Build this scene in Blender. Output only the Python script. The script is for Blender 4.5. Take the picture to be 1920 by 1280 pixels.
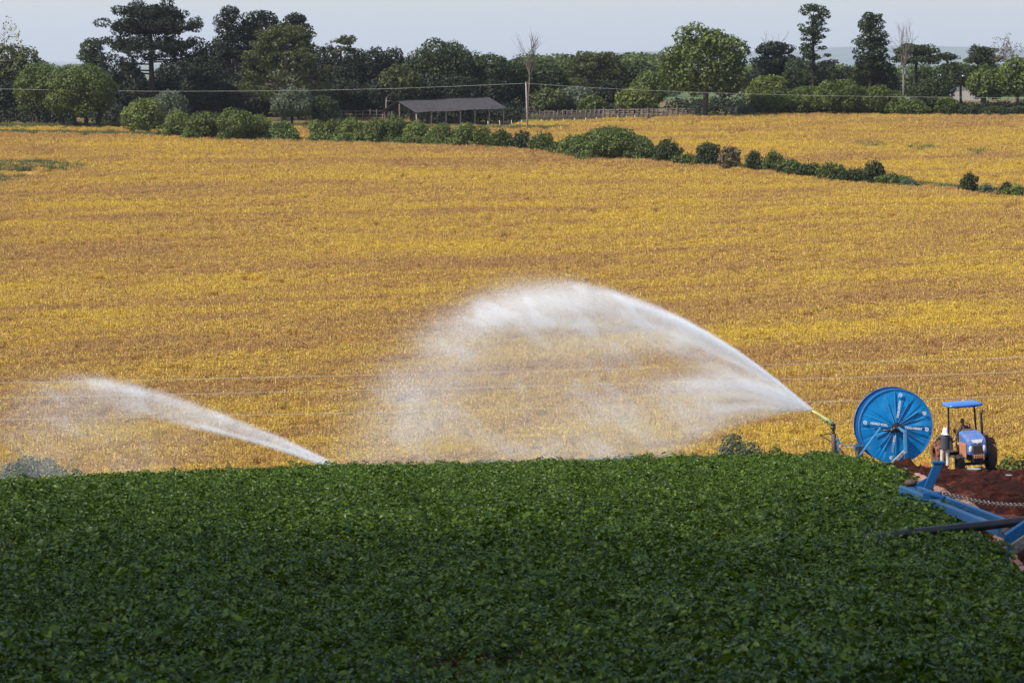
import bpy, math, random
import numpy as np
from mathutils import Vector, Matrix, Euler
R = math.radians
scene = bpy.context.scene
for ob in list(bpy.data.objects):
    bpy.data.objects.remove(ob)

# ------------------------------------------------------------------ camera
FPX, CX, CY, HOR = 7200.0, 960.0, 640.0, 110.0      # focal length and horizon row, in photo pixels
PITCH = math.atan((CY - HOR) / FPX)
cam_data = bpy.data.cameras.new('camera')
cam = bpy.data.objects.new('camera', cam_data)
scene.collection.objects.link(cam)
cam.location = (0, 0, 0)
cam.rotation_euler = (R(90) - PITCH, 0, 0)
cam_data.sensor_width = 36.0
cam_data.lens = 36.0 * FPX / 1920.0
cam_data.clip_start = 0.5
cam_data.clip_end = 150000
cam_data.dof.use_dof = True
cam_data.dof.focus_distance = 172.0
cam_data.dof.aperture_fstop = 6.3
scene.camera = cam

# ------------------------------------------------------------------ world, sun, exposure
SUN = Vector((-0.66, -0.34, 0.80)).normalized()
SUN_EL = math.asin(SUN.z)
SUN_AZ = math.atan2(SUN.x, SUN.y)
world = bpy.data.worlds.new('World')
scene.world = world
world.use_nodes = True
wn = world.node_tree
sky = wn.nodes.new('ShaderNodeTexSky')
sky.sky_type = 'NISHITA'
sky.sun_disc = False
sky.sun_elevation = SUN_EL
sky.sun_rotation = SUN_AZ
sky.altitude = 900
sky.air_density = 1.0
sky.dust_density = 2.2
sky.ozone_density = 0.6
bgn = wn.nodes['Background']
bgn.inputs['Strength'].default_value = 0.088
wn.links.new(sky.outputs[0], bgn.inputs[0])
sun_data = bpy.data.lights.new('sun', 'SUN')
sun_data.energy = 3.4
sun_data.angle = R(0.5)
sun_data.color = (1.0, 0.95, 0.87)
sun = bpy.data.objects.new('sun', sun_data)
sun.rotation_euler = SUN.to_track_quat('Z', 'Y').to_euler()
scene.collection.objects.link(sun)
scene.view_settings.view_transform = 'Standard'
scene.view_settings.look = 'None'
scene.view_settings.exposure = 1.18
scene.view_settings.gamma = 1.0
scene.cycles.max_bounces = 6
scene.cycles.diffuse_bounces = 4
scene.cycles.glossy_bounces = 2
scene.cycles.transmission_bounces = 5
scene.cycles.transparent_max_bounces = 8
scene.cycles.volume_bounces = 0
scene.cycles.use_denoising = True
scene.cycles.denoiser = 'OPENIMAGEDENOISE'
scene.cycles.denoising_input_passes = 'RGB_ALBEDO_NORMAL'
scene.cycles.denoising_prefilter = 'ACCURATE'

# ------------------------------------------------------------------ helpers
def pchip(xs, ys):
    xs = np.array(xs, float); ys = np.array(ys, float)
    h = np.diff(xs); d = np.diff(ys) / h
    m = np.zeros_like(ys)
    m[0], m[-1] = d[0], d[-1]
    for i in range(1, len(xs) - 1):
        if d[i-1] * d[i] <= 0: m[i] = 0
        else:
            w1, w2 = 2*h[i] + h[i-1], h[i] + 2*h[i-1]
            m[i] = (w1 + w2) / (w1 / d[i-1] + w2 / d[i])
    def f(x):
        x = np.asarray(x, float)
        i = np.clip(np.searchsorted(xs, x) - 1, 0, len(xs) - 2)
        t = (x - xs[i]) / h[i]
        t = np.clip(t, -0.5, 1.5)
        return ((2*t**3 - 3*t**2 + 1) * ys[i] + (t**3 - 2*t**2 + t) * h[i] * m[i]
                + (-2*t**3 + 3*t**2) * ys[i+1] + (t**3 - t**2) * h[i] * m[i+1])
    return f

def sst(a, b, x):
    t = np.clip((np.asarray(x, float) - a) / (b - a), 0, 1)
    return t * t * (3 - 2 * t)

def vnoise(x, y, seed=0):
    x = np.asarray(x, float); y = np.asarray(y, float)
    xi = np.floor(x).astype(np.int64); yi = np.floor(y).astype(np.int64)
    fx = x - xi; fy = y - yi
    fx = fx*fx*(3-2*fx); fy = fy*fy*(3-2*fy)
    def hsh(a, b):
        n = (a * 374761393 + b * 668265263 + seed * 974711) & 0x7fffffff
        n = ((n ^ (n >> 13)) * 1274126177) & 0x7fffffff
        return ((n ^ (n >> 16)) & 0xffff) / 65535.0
    return ((hsh(xi, yi) * (1-fx) + hsh(xi+1, yi) * fx) * (1-fy)
            + (hsh(xi, yi+1) * (1-fx) + hsh(xi+1, yi+1) * fx) * fy)

def fbm(x, y, seed=0, octv=4):
    s, a, t = 0, 1.0, 0
    for k in range(octv):
        s = s + a * vnoise(np.asarray(x) * 2**k, np.asarray(y) * 2**k, seed + k * 17)
        t += a; a *= 0.5
    return s / t

near_d = lambda D: 4.3 + 0.0587 * D + 0.00014 * D * D
_D = [-400, -60, 0, 30, 60, 90, 120, 150, 165, 176, 186, 200, 225, 250, 270, 300, 360, 420, 500, 580, 660, 720, 760, 830, 1000, 1400, 2500, 5000, 9000, 40000]
_d = [2.0, 2.6] + [float(near_d(D)) for D in (0, 30, 60, 90, 120, 150, 165, 176)] + [21.0, 24.3, 29.6, 32.6, 32.9, 31.7, 28.8, 25.9, 22.0, 18.1, 14.2, 11.2, 10.2, 9.6, 10.4, 14, 22, 40, 45, 45]
_prof = pchip(_D, _d)

def zg(x, y):
    """ground height under (x, y); the camera is at height 0"""
    x = np.asarray(x, float); y = np.asarray(y, float)
    z = -_prof(y)
    nearw = 1 - sst(190, 300, y)
    xl = np.clip(x, -60, 60)
    z = z + (0.0245 * xl * sst(70, 165, y) - 0.20 * sst(60, 150, y)) * nearw
    z = z - 0.34 * sst(5, 24, -x) * sst(70, 165, y) * nearw
    z = z - 0.55 * sst(14.0, 18.5, x) * sst(115, 165, y) * nearw
    far = sst(300, 420, y)
    z = z + far * (fbm(x / 60.0, y / 90.0, 5, 2) - 0.5) * 1.1 * (1 - sst(690, 760, y))
    return z

def zg1(x, y): return float(zg(x, y))

def W(u, v, Y):
    """world point seen at photo pixel (u, v) at distance Y along the ground"""
    sp, cp = math.sin(PITCH), math.cos(PITCH)
    a, b = (u - CX) / FPX, (v - CY) / FPX
    d = Vector((a, cp - b * sp, -sp - b * cp))
    return d * (Y / d.y)

def gp(u, v, h=0.0, lo=20.0, hi=176.0):
    """point h above the ground seen at photo pixel (u, v), searched between lo and hi metres"""
    prev = None
    for Y in np.linspace(lo, hi, 800):
        p = W(u, v, float(Y)); e = p.z - zg1(p.x, p.y) - h
        if prev is not None and prev > 0 >= e:
            return p
        prev = e
    return W(u, v, hi)

def gx(u, Y): return (u - CX) / FPX * Y

COL = scene.collection
def tag(o, label=None, cat=None, group=None, kind=None):
    if label: o['label'] = label
    if cat: o['category'] = cat
    if group: o['group'] = group
    if kind: o['kind'] = kind
    return o

def empty(name, loc, rot=(0, 0, 0)):
    o = bpy.data.objects.new(name, None)
    COL.objects.link(o)
    o.location = loc; o.rotation_euler = rot
    o.empty_display_size = 0.2
    return o

def link(name, me, mat=None, parent=None):
    o = bpy.data.objects.new(name, me)
    if mat is not None and not me.materials:
        for m in (mat if isinstance(mat, (list, tuple)) else [mat]): me.materials.append(m)
    COL.objects.link(o)
    if parent is not None: o.parent = parent
    return o

def np_mesh(name, verts, faces, smooth=False):
    """verts (N,3), faces (M,k) -> mesh"""
    verts = np.ascontiguousarray(verts, dtype=np.float32); faces = np.ascontiguousarray(faces, dtype=np.int32)
    me = bpy.data.meshes.new(name)
    me.vertices.add(len(verts)); me.vertices.foreach_set('co', verts.ravel())
    m, k = faces.shape
    me.loops.add(m * k); me.loops.foreach_set('vertex_index', faces.ravel())
    me.polygons.add(m); me.polygons.foreach_set('loop_start', np.arange(m, dtype=np.int32) * k)
    me.update(calc_edges=True)
    me.polygons.foreach_set('use_smooth', np.full(m, smooth, dtype=bool))
    me.update()
    return me

def unit(v):
    return v / (np.linalg.norm(v, axis=-1, keepdims=True) + 1e-9)

class MB:
    """collects simple solids and links them as ONE mesh object"""
    def __init__(s): s.v = []; s.f = []; s.mi = []; s.cur = 0
    def _add(s, vs, fs):
        b = len(s.v)
        s.v += [tuple(p) for p in vs]; s.f += [tuple(i + b for i in f) for f in fs]; s.mi += [s.cur] * len(fs)
        return s
    def box(s, c, size, rot=None, top=None):
        sx, sy, sz = size[0]/2, size[1]/2, size[2]/2
        t = top or (1, 1)
        P = [(-sx,-sy,-sz),(sx,-sy,-sz),(sx,sy,-sz),(-sx,sy,-sz),
             (-sx*t[0],-sy*t[1],sz),(sx*t[0],-sy*t[1],sz),(sx*t[0],sy*t[1],sz),(-sx*t[0],sy*t[1],sz)]
        M = Euler(rot).to_matrix() if rot else Matrix.Identity(3)
        return s._add([M @ Vector(p) + Vector(c) for p in P], [(3,2,1,0),(4,5,6,7),(0,1,5,4),(1,2,6,5),(2,3,7,6),(3,0,4,7)])
    def bar(s, p0, p1, w, h, up=(0, 0, 1)):
        p0, p1 = Vector(p0), Vector(p1); d = (p1 - p0).normalized(); up = Vector(up)
        if abs(d.dot(up)) > 0.98: up = Vector((0, 1, 0))
        sd = d.cross(up).normalized(); u2 = sd.cross(d).normalized()
        P = []
        for p in (p0, p1):
            for a, b in ((-1,-1),(1,-1),(1,1),(-1,1)): P.append(p + sd * (a*w/2) + u2 * (b*h/2))
        return s._add(P, [(3,2,1,0),(4,5,6,7),(0,1,5,4),(1,2,6,5),(2,3,7,6),(3,0,4,7)])
    def tube(s, pts, r, n=8, cap=True):
        pts = [Vector(p) for p in pts]; m = len(pts)
        rs = r if isinstance(r, (list, tuple)) else [r] * m
        V = []; F = []; ref = None
        for i, p in enumerate(pts):
            d = (pts[min(i+1, m-1)] - pts[max(i-1, 0)])
            d = d.normalized() if d.length > 1e-9 else Vector((0,0,1))
            if ref is None:
                ref = Vector((0,0,1)) if abs(d.z) < 0.9 else Vector((1,0,0))
            a = d.cross(ref).normalized(); b = a.cross(d).normalized(); ref = b
            for k in range(n):
                t = 2*math.pi*k/n
                V.append(p + (a*math.cos(t) + b*math.sin(t)) * rs[i])
        for i in range(m-1):
            for k in range(n):
                k2 = (k+1) % n
                F.append((i*n+k, (i+1)*n+k, (i+1)*n+k2, i*n+k2))
        if cap:
            F.append(tuple(range(n))); F.append(tuple((m-1)*n+k for k in reversed(range(n))))
        return s._add(V, F)
    def ell(s, c, r, seg=12, rings=8, rot=None):
        M = Euler(rot).to_matrix() if rot else Matrix.Identity(3); c = Vector(c)
        V = [c + M @ Vector((0,0,-r[2]))]; F = []
        for i in range(1, rings):
            ph = -math.pi/2 + math.pi*i/rings
            for k in range(seg):
                t = 2*math.pi*k/seg
                V.append(c + M @ Vector((r[0]*math.cos(ph)*math.cos(t), r[1]*math.cos(ph)*math.sin(t), r[2]*math.sin(ph))))
        V.append(c + M @ Vector((0,0,r[2])))
        for k in range(seg):
            k2 = (k+1) % seg
            F.append((0, 1+k2, 1+k)); F.append((len(V)-1, len(V)-1-seg+k, len(V)-1-seg+k2))
            for i in range(rings-2):
                a = 1+i*seg
                F.append((a+k, a+k2, a+seg+k2, a+seg+k))
        return s._add(V, F)
    def lathe(s, prof, c, axis='Y', n=32, closed=False):
        """profile of (radius, offset along axis)"""
        V = []; F = []; m = len(prof); c = Vector(c)
        for r, o in prof:
            for k in range(n):
                t = 2*math.pi*k/n; a, b = r*math.cos(t), r*math.sin(t)
                V.append(c + Vector({'Y': (a, o, b), 'X': (o, a, b), 'Z': (a, b, o)}[axis]))
        rng = range(m if closed else m-1)
        for i in rng:
            j = (i+1) % m
            for k in range(n):
                k2 = (k+1) % n
                F.append((i*n+k, i*n+k2, j*n+k2, j*n+k))
        return s._add(V, F)
    def loft(s, rings, cap=True):
        n = len(rings[0]); V = [p for r in rings for p in r]; F = []
        for i in range(len(rings)-1):
            for k in range(n):
                k2 = (k+1) % n
                F.append((i*n+k, i*n+k2, (i+1)*n+k2, (i+1)*n+k))
        if cap:
            F.append(tuple(reversed(range(n)))); F.append(tuple((len(rings)-1)*n+k for k in range(n)))
        return s._add(V, F)
    def prism(s, pts, off):
        n = len(pts); off = Vector(off); V = [Vector(p) for p in pts] + [Vector(p)+off for p in pts]
        F = [tuple(reversed(range(n))), tuple(n+k for k in range(n))]
        F += [(k, (k+1) % n, n+(k+1) % n, n+k) for k in range(n)]
        return s._add(V, F)
    def mesh(s, name, smooth=False):
        me = bpy.data.meshes.new(name)
        me.from_pydata(s.v, [], s.f)
        if any(s.mi): me.polygons.foreach_set('material_index', s.mi)
        me.polygons.foreach_set('use_smooth', [smooth]*len(s.f))
        me.update()
        return me
    def build(s, name, mat, parent=None, smooth=False, bevel=0.0, remesh=0.0):
        o = link(name, s.mesh(name, smooth), mat, parent)
        if remesh:
            m = o.modifiers.new('remesh', 'REMESH'); m.mode = 'VOXEL'; m.voxel_size = remesh; m.use_smooth_shade = True
            q = o.modifiers.new('smooth', 'SMOOTH'); q.iterations = 3; q.factor = 0.5
        if bevel:
            m = o.modifiers.new('bevel', 'BEVEL'); m.width = bevel; m.segments = 2; m.limit_method = 'ANGLE'
        return o

# ------------------------------------------------------------------ materials
def newmat(name):
    m = bpy.data.materials.new(name); m.use_nodes = True
    nt = m.node_tree; b = nt.nodes['Principled BSDF']
    return m, nt, b

def noise_node(nt, scale, detail=4, rough=0.6, vec=None):
    n = nt.nodes.new('ShaderNodeTexNoise'); n.inputs['Scale'].default_value = scale
    n.inputs['Detail'].default_value = detail; n.inputs['Roughness'].default_value = rough
    if vec: nt.links.new(vec, n.inputs['Vector'])
    return n

def ramp_node(nt, src, stops):
    r = nt.nodes.new('ShaderNodeValToRGB'); e = r.color_ramp.elements
    while len(e) < len(stops): e.new(0.5)
    for i, (p, c) in enumerate(stops):
        e[i].position = p; e[i].color = (*c, 1) if len(c) == 3 else c
    nt.links.new(src, r.inputs[0])
    return r

def paint(name, col, rough=0.45, dirt=(0.22, 0.1, 0.05), amount=0.35, scale=3.0, metal=0.0, spec=0.5):
    """a coloured surface with irregular dirt and small tone changes"""
    m, nt, b = newmat(name)
    tc = nt.nodes.new('ShaderNodeTexCoord')
    n1 = noise_node(nt, scale, 6, 0.65, tc.outputs['Object'])
    n2 = noise_node(nt, scale * 7, 4, 0.6, tc.outputs['Object'])
    r1 = ramp_node(nt, n1.outputs[0], [(0.45, (0, 0, 0)), (0.75, (amount, amount, amount))])
    mx = nt.nodes.new('ShaderNodeMix'); mx.data_type = 'RGBA'
    mx.inputs[6].default_value = (*col, 1); mx.inputs[7].default_value = (*dirt, 1)
    nt.links.new(r1.outputs[0], mx.inputs[0])
    hs = nt.nodes.new('ShaderNodeHueSaturation')
    r2 = ramp_node(nt, n2.outputs[0], [(0.3, (0.85, 0.85, 0.85)), (0.7, (1.12, 1.12, 1.12))])
    nt.links.new(r2.outputs[0], hs.inputs['Value']); nt.links.new(mx.outputs[2], hs.inputs['Color'])
    nt.links.new(hs.outputs[0], b.inputs['Base Color'])
    b.inputs['Roughness'].default_value = rough; b.inputs['Metallic'].default_value = metal
    b.inputs['Specular IOR Level'].default_value = spec
    return m

def leafmat(name, dark, light, rough=0.5, trans=0.3, spec=0.35):
    m, nt, b = newmat(name)
    g = nt.nodes.new('ShaderNodeNewGeometry')
    r = ramp_node(nt, g.outputs['Random Per Island'], [(0.0, dark), (0.6, tuple((a + c) / 2 for a, c in zip(dark, light))), (1.0, light)])
    tc = nt.nodes.new('ShaderNodeTexCoord')
    n = noise_node(nt, 0.45, 3, 0.6, tc.outputs['Object'])
    hs = nt.nodes.new('ShaderNodeHueSaturation')
    v = ramp_node(nt, n.outputs[0], [(0.3, (0.7, 0.7, 0.7)), (0.7, (1.3, 1.3, 1.3))])
    nt.links.new(v.outputs[0], hs.inputs['Value']); nt.links.new(r.outputs[0], hs.inputs['Color'])
    nt.links.new(hs.outputs[0], b.inputs['Base Color'])
    b.inputs['Roughness'].default_value = rough; b.inputs['Specular IOR Level'].default_value = spec
    t = nt.nodes.new('ShaderNodeBsdfTranslucent'); nt.links.new(hs.outputs[0], t.inputs[0])
    mix = nt.nodes.new('ShaderNodeMixShader'); mix.inputs[0].default_value = trans
    nt.links.new(b.outputs[0], mix.inputs[1]); nt.links.new(t.outputs[0], mix.inputs[2])
    nt.links.new(mix.outputs[0], nt.nodes['Material Output'].inputs[0])
    return m
# ------------------------------------------------------------------ the land
def ground_material():
    m, nt, b = newmat('land')
    g = nt.nodes.new('ShaderNodeNewGeometry')
    sep = nt.nodes.new('ShaderNodeSeparateXYZ'); nt.links.new(g.outputs['Position'], sep.inputs[0])
    n = noise_node(nt, 0.08, 5, 0.6, g.outputs['Position'])
    nf = noise_node(nt, 1.3, 6, 0.7, g.outputs['Position'])
    def mixc(f, a, bb):
        x = nt.nodes.new('ShaderNodeMix'); x.data_type = 'RGBA'
        if isinstance(f, float): x.inputs[0].default_value = f
        else: nt.links.new(f, x.inputs[0])
        for s, i in ((a, 6), (bb, 7)):
            if isinstance(s, tuple): x.inputs[i].default_value = (*s, 1)
            else: nt.links.new(s, x.inputs[i])
        return x.outputs[2]
    def step(y0, y1):
        mr = nt.nodes.new('ShaderNodeMapRange'); mr.inputs[1].default_value = y0; mr.inputs[2].default_value = y1
        ad = nt.nodes.new('ShaderNodeMath'); ad.operation = 'MULTIPLY_ADD'; ad.inputs[1].default_value = 8.0
        nt.links.new(n.outputs[0], ad.inputs[0]); nt.links.new(sep.outputs[1], ad.inputs[2])
        nt.links.new(ad.outputs[0], mr.inputs[0])
        return mr.outputs[0]
    soil = ramp_node(nt, nf.outputs[0], [(0.3, (0.045, 0.014, 0.008)), (0.7, (0.13, 0.042, 0.022))]).outputs[0]
    grass = ramp_node(nt, nf.outputs[0], [(0.3, (0.05, 0.08, 0.02)), (0.7, (0.13, 0.15, 0.05))]).outputs[0]
    straw = ramp_node(nt, nf.outputs[0], [(0.3, (0.2, 0.1, 0.035)), (0.7, (0.42, 0.25, 0.08))]).outputs[0]
    wood = ramp_node(nt, nf.outputs[0], [(0.3, (0.06, 0.06, 0.02)), (0.7, (0.2, 0.14, 0.06))]).outputs[0]
    green = ramp_node(nt, n.outputs[0], [(0.3, (0.04, 0.06, 0.025)), (0.7, (0.12, 0.15, 0.06))]).outputs[0]
    c = mixc(step(186, 190), soil, grass)
    c = mixc(step(274, 280), c, straw)
    c = mixc(step(690, 696), c, wood)
    c = mixc(step(900, 960), c, green)
    nt.links.new(c, b.inputs['Base Color'])
    b.inputs['Roughness'].default_value = 0.95; b.inputs['Specular IOR Level'].default_value = 0.1
    bp = nt.nodes.new('ShaderNodeBump'); bp.inputs['Strength'].default_value = 0.6; bp.inputs['Distance'].default_value = 0.15
    nt.links.new(nf.outputs[0], bp.inputs['Height']); nt.links.new(bp.outputs[0], b.inputs['Normal'])
    return m

def grid_mesh(name, xs, ys, fz, smooth=True):
    X, Y = np.meshgrid(xs, ys); Z = fz(X, Y)
    V = np.stack([X, Y, Z], -1).reshape(-1, 3)
    nx, ny = len(xs), len(ys)
    i, j = np.meshgrid(np.arange(nx-1), np.arange(ny-1)); a = (j*nx + i).ravel()
    return np_mesh(name, V, np.stack([a, a+1, a+nx+1, a+nx], -1), smooth)

pos = np.concatenate([np.arange(0, 44, 2.0), np.arange(44, 140, 6.0), 140 * 1.35 ** np.arange(0, 19)])
xs = np.concatenate([-pos[:0:-1], pos])
ys = np.concatenate([np.arange(-300, -20, 20.0), np.arange(-20, 320, 3.0), np.arange(320, 860, 8.0), 860 * 1.12 ** np.arange(0, 33)])
ground = link('ground', grid_mesh('ground', xs, ys, zg), ground_material())
tag(ground, 'rolling farmland ground under the crops running down to the valley and up to the trees', 'ground', kind='structure')

# ploughed red earth on the right, with clods and wheel ruts
_EY = [0, 20, 53.4, 65, 78, 87, 99, 120, 132, 148, 172, 200]; _EX = [2.2, 4.3, 7.15, 8.1, 9.05, 9.5, 10.35, 12.0, 12.6, 13.3, 14.3, 15.5]
def edge_x(y): return np.interp(np.asarray(y, float), _EY, _EX)      # where the potato rows stop
def soil_z(X, Y):
    t = X - edge_x(Y)
    rut = 0.10 * np.sin(t * 2.6 + 1.3 * fbm(X / 3, Y / 9, 3, 2)) * sst(0.2, 1.2, t)
    clod = (fbm(X * 1.5, Y * 0.5, 21, 4) - 0.5) * 0.80 + (vnoise(X * 5, Y * 2.2, 8) - 0.5) * 0.20
    bank = 0.07 * np.exp(-((Y - 164 - 3 * fbm(X / 2, 0 * Y, 9, 2)) / 3.0) ** 2) * sst(0, 2, t)
    mound = 0.42 * np.exp(-((X - 16.6) / 1.5) ** 2 - ((Y - 161) / 2.2) ** 2) * (.6 + .8 * fbm(X * 2, Y * 2, 31, 3))
    z = zg(X, Y) + mound + 0.09 + (rut + clod + bank) * sst(-0.6, 0.5, t)
    return z - 0.5 * (1 - sst(-0.9, -0.5, t))
def soil_material():
    m, nt, b = newmat('red_soil')
    g = nt.nodes.new('ShaderNodeNewGeometry')
    n = noise_node(nt, 0.7, 6, 0.7, g.outputs['Position']); n2 = noise_node(nt, 6.0, 5, 0.7, g.outputs['Position'])
    a = nt.nodes.new('ShaderNodeMath'); a.operation = 'ADD'
    nt.links.new(n.outputs[0], a.inputs[0]); nt.links.new(n2.outputs[0], a.inputs[1])
    h = nt.nodes.new('ShaderNodeMath'); h.operation = 'MULTIPLY'; h.inputs[1].default_value = 0.5
    nt.links.new(a.outputs[0], h.inputs[0])
    r = ramp_node(nt, h.outputs[0], [(0.38, (0.008, 0.0019, 0.0011)), (0.5, (0.026, 0.0062, 0.0033)), (0.62, (0.085, 0.022, 0.0115))])
    nt.links.new(r.outputs[0], b.inputs['Base Color'])
    b.inputs['Roughness'].default_value = 0.9; b.inputs['Specular IOR Level'].default_value = 0.06
    bp = nt.nodes.new('ShaderNodeBump'); bp.inputs['Strength'].default_value = 0.8; bp.inputs['Distance'].default_value = 0.08
    nt.links.new(n2.outputs[0], bp.inputs['Height']); nt.links.new(bp.outputs[0], b.inputs['Normal'])
    return m
MSOIL = soil_material()
sx = np.concatenate([np.arange(-1.0, 14, 0.14), np.arange(14, 40, 1.0)])
sy = np.concatenate([np.arange(30, 120, 0.35), np.arange(120, 181, 0.22)])
TT, YY = np.meshgrid(sx, sy); XX = edge_x(YY) + TT
nx_, ny_ = len(sx), len(sy)
ii, jj = np.meshgrid(np.arange(nx_-1), np.arange(ny_-1)); aa = (jj*nx_ + ii).ravel()
soil = link('soil', np_mesh('soil', np.stack([XX, YY, soil_z(XX, YY)], -1).reshape(-1, 3), np.stack([aa, aa+1, aa+nx_+1, aa+nx_], -1), True), MSOIL)
tag(soil, 'bare ploughed dark red earth with ruts at the right of the potato crop', 'soil', kind='structure')

# the far blue hills on the horizon
def hills_z(X, Y):
    z = np.full_like(X, -60.0)
    z = z + (40 + 115 * fbm(X / 1300 + 3.1, X * 0, 2, 4)) * np.exp(-((Y - 27000) / 3000) ** 2) * (0.25 + 0.9 * sst(-3000, 3600, X))
    z = z + (55 + 165 * fbm(X / 2600 + 7.7, X * 0, 12, 4)) * np.exp(-((Y - 46000) / 4000) ** 2) * (0.15 + 0.95 * sst(1000, 6400, X))
    return z + 14 * (fbm(X / 900, Y / 900, 33, 3) - 0.5)
mh, nth, bh = newmat('hill_cover')
gh = nth.nodes.new('ShaderNodeNewGeometry')
nh = noise_node(nth, 0.0025, 5, 0.6, gh.outputs['Position'])
rh = ramp_node(nth, nh.outputs[0], [(0.35, (0.03, 0.045, 0.04)), (0.6, (0.06, 0.08, 0.06)), (0.75, (0.13, 0.14, 0.11))])
nth.links.new(rh.outputs[0], bh.inputs['Base Color']); bh.inputs['Roughness'].default_value = 1.0
hills = link('hills', grid_mesh('hills', np.arange(-16000, 16001, 160.0), np.arange(15000, 56001, 600.0), hills_z), mh)
tag(hills, 'low blue hills fading into the haze on the horizon', 'hills', kind='structure')

# ------------------------------------------------------------------ instanced crops (uncountable)
def point_cloud(name, P, rot, scl, idx, extra, coll, label, cat):
    me = bpy.data.meshes.new(name)
    me.vertices.add(len(P)); me.vertices.foreach_set('co', np.ascontiguousarray(P, np.float32).ravel())
    def attr(n, t, arr, key='value'):
        a = me.attributes.new(n, t, 'POINT'); a.data.foreach_set(key, np.ascontiguousarray(arr).ravel())
    attr('rot', 'FLOAT_VECTOR', rot.astype(np.float32), 'vector')
    attr('scl', 'FLOAT', scl.astype(np.float32)); attr('idx', 'INT', idx.astype(np.int32))
    for k, v in extra.items(): attr(k, 'FLOAT', v.astype(np.float32))
    o = link(name, me)
    ng = bpy.data.node_groups.new(name + '_nodes', 'GeometryNodeTree')
    ng.interface.new_socket('Geometry', in_out='INPUT', socket_type='NodeSocketGeometry')
    ng.interface.new_socket('Geometry', in_out='OUTPUT', socket_type='NodeSocketGeometry')
    N = ng.nodes; L = ng.links
    gi, go = N.new('NodeGroupInput'), N.new('NodeGroupOutput')
    iop = N.new('GeometryNodeInstanceOnPoints'); ci = N.new('GeometryNodeCollectionInfo')
    ci.inputs['Collection'].default_value = coll
    ci.inputs['Separate Children'].default_value = True; ci.inputs['Reset Children'].default_value = True
    def named(n, t):
        x = N.new('GeometryNodeInputNamedAttribute'); x.data_type = t; x.inputs['Name'].default_value = n
        return x.outputs['Attribute']
    e2r = N.new('FunctionNodeEulerToRotation')
    L.new(named('rot', 'FLOAT_VECTOR'), e2r.inputs[0])
    L.new(gi.outputs[0], iop.inputs['Points']); L.new(ci.outputs[0], iop.inputs['Instance'])
    iop.inputs['Pick Instance'].default_value = True
    L.new(named('idx', 'INT'), iop.inputs['Instance Index'])
    L.new(e2r.outputs[0], iop.inputs['Rotation']); L.new(named('scl', 'FLOAT'), iop.inputs['Scale'])
    L.new(iop.outputs[0], go.inputs[0])
    md = o.modifiers.new('scatter', 'NODES'); md.node_group = ng
    return tag(o, label, cat, kind='stuff')

def leaf_quads(rng, C, Nn, L, Wd, fold=0.0):
    """pointed leaves: 4-vertex kites at centres C with normals Nn"""
    n = len(C)
    t = unit(np.cross(Nn, rng.normal(size=(n, 3)))); b = np.cross(Nn, t)
    L = np.broadcast_to(L, (n,))[:, None]; Wd = np.broadcast_to(Wd, (n,))[:, None]
    V = np.stack([C - t*L*0.5, C + b*Wd*0.5 - t*L*0.05 + Nn*Wd*fold, C + t*L*0.5, C - b*Wd*0.5 - t*L*0.05 + Nn*Wd*fold], 1).reshape(-1, 3)
    return V, np.arange(4*n).reshape(n, 4)

def potato_plant(seed):
    rng = np.random.default_rng(seed)
    V, F = [], []
    nb = 0
    stems = 27
    for s in range(stems):
        az = rng.uniform(0, 2*math.pi); sp = rng.uniform(0.05, 0.42) ; h = rng.uniform(0.30, 0.56) - 0.25*sp
        tip = np.array([math.cos(az)*sp, math.sin(az)*sp, h])
        out = np.array([math.cos(az), math.sin(az), 0])
        for j in range(7):                      # leaflets of one compound leaf
            k = j / 6
            base = tip + out * (0.02 + 0.11*k) + np.array([0, 0, 0.02 - 0.07*k*k]) + rng.normal(0, .012, 3)
            side = (-1) ** j
            sd = np.array([-out[1], out[0], 0]) * side
            dirn = unit(out * (0.45 + k) + sd * (0.9 if j < 6 else 0) + np.array([0, 0, rng.normal(-0.15, 0.25)]))
            L = rng.uniform(0.056, 0.098) * (0.7 + 0.5*k); w = L * rng.uniform(0.5, 0.68)
            up = unit(np.array([rng.normal(0, .55), rng.normal(0, .55), 1.0]))
            bx = unit(np.cross(dirn, up)); up = np.cross(bx, dirn)
            fd = rng.uniform(0.1, 0.4) * w; dr = rng.uniform(0.05, 0.3) * L
            P = [base, base + dirn*L*.3 + bx*w*.5 + up*fd, base + dirn*L*.68 + bx*w*.42 + up*(fd*.8) - up*dr*.4, base + dirn*L - up*dr,
                 base + dirn*L*.68 - bx*w*.42 + up*(fd*.8) - up*dr*.4, base + dirn*L*.3 - bx*w*.5 + up*fd, base + dirn*L*.5]
            V += P; F += [(nb, nb+1, nb+6), (nb+1, nb+2, nb+6), (nb+2, nb+3, nb+6), (nb+3, nb+4, nb+6), (nb+4, nb+5, nb+6), (nb+5, nb, nb+6)]
            nb += 7
    return np_mesh('potato_plant', np.array(V), np.array(F), True)

def hidden_coll(name, meshes, mat):
    c = bpy.data.collections.new(name)
    for me in meshes:
        me.materials.append(mat)
        c.objects.link(bpy.data.objects.new(me.name, me))
    return c

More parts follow.
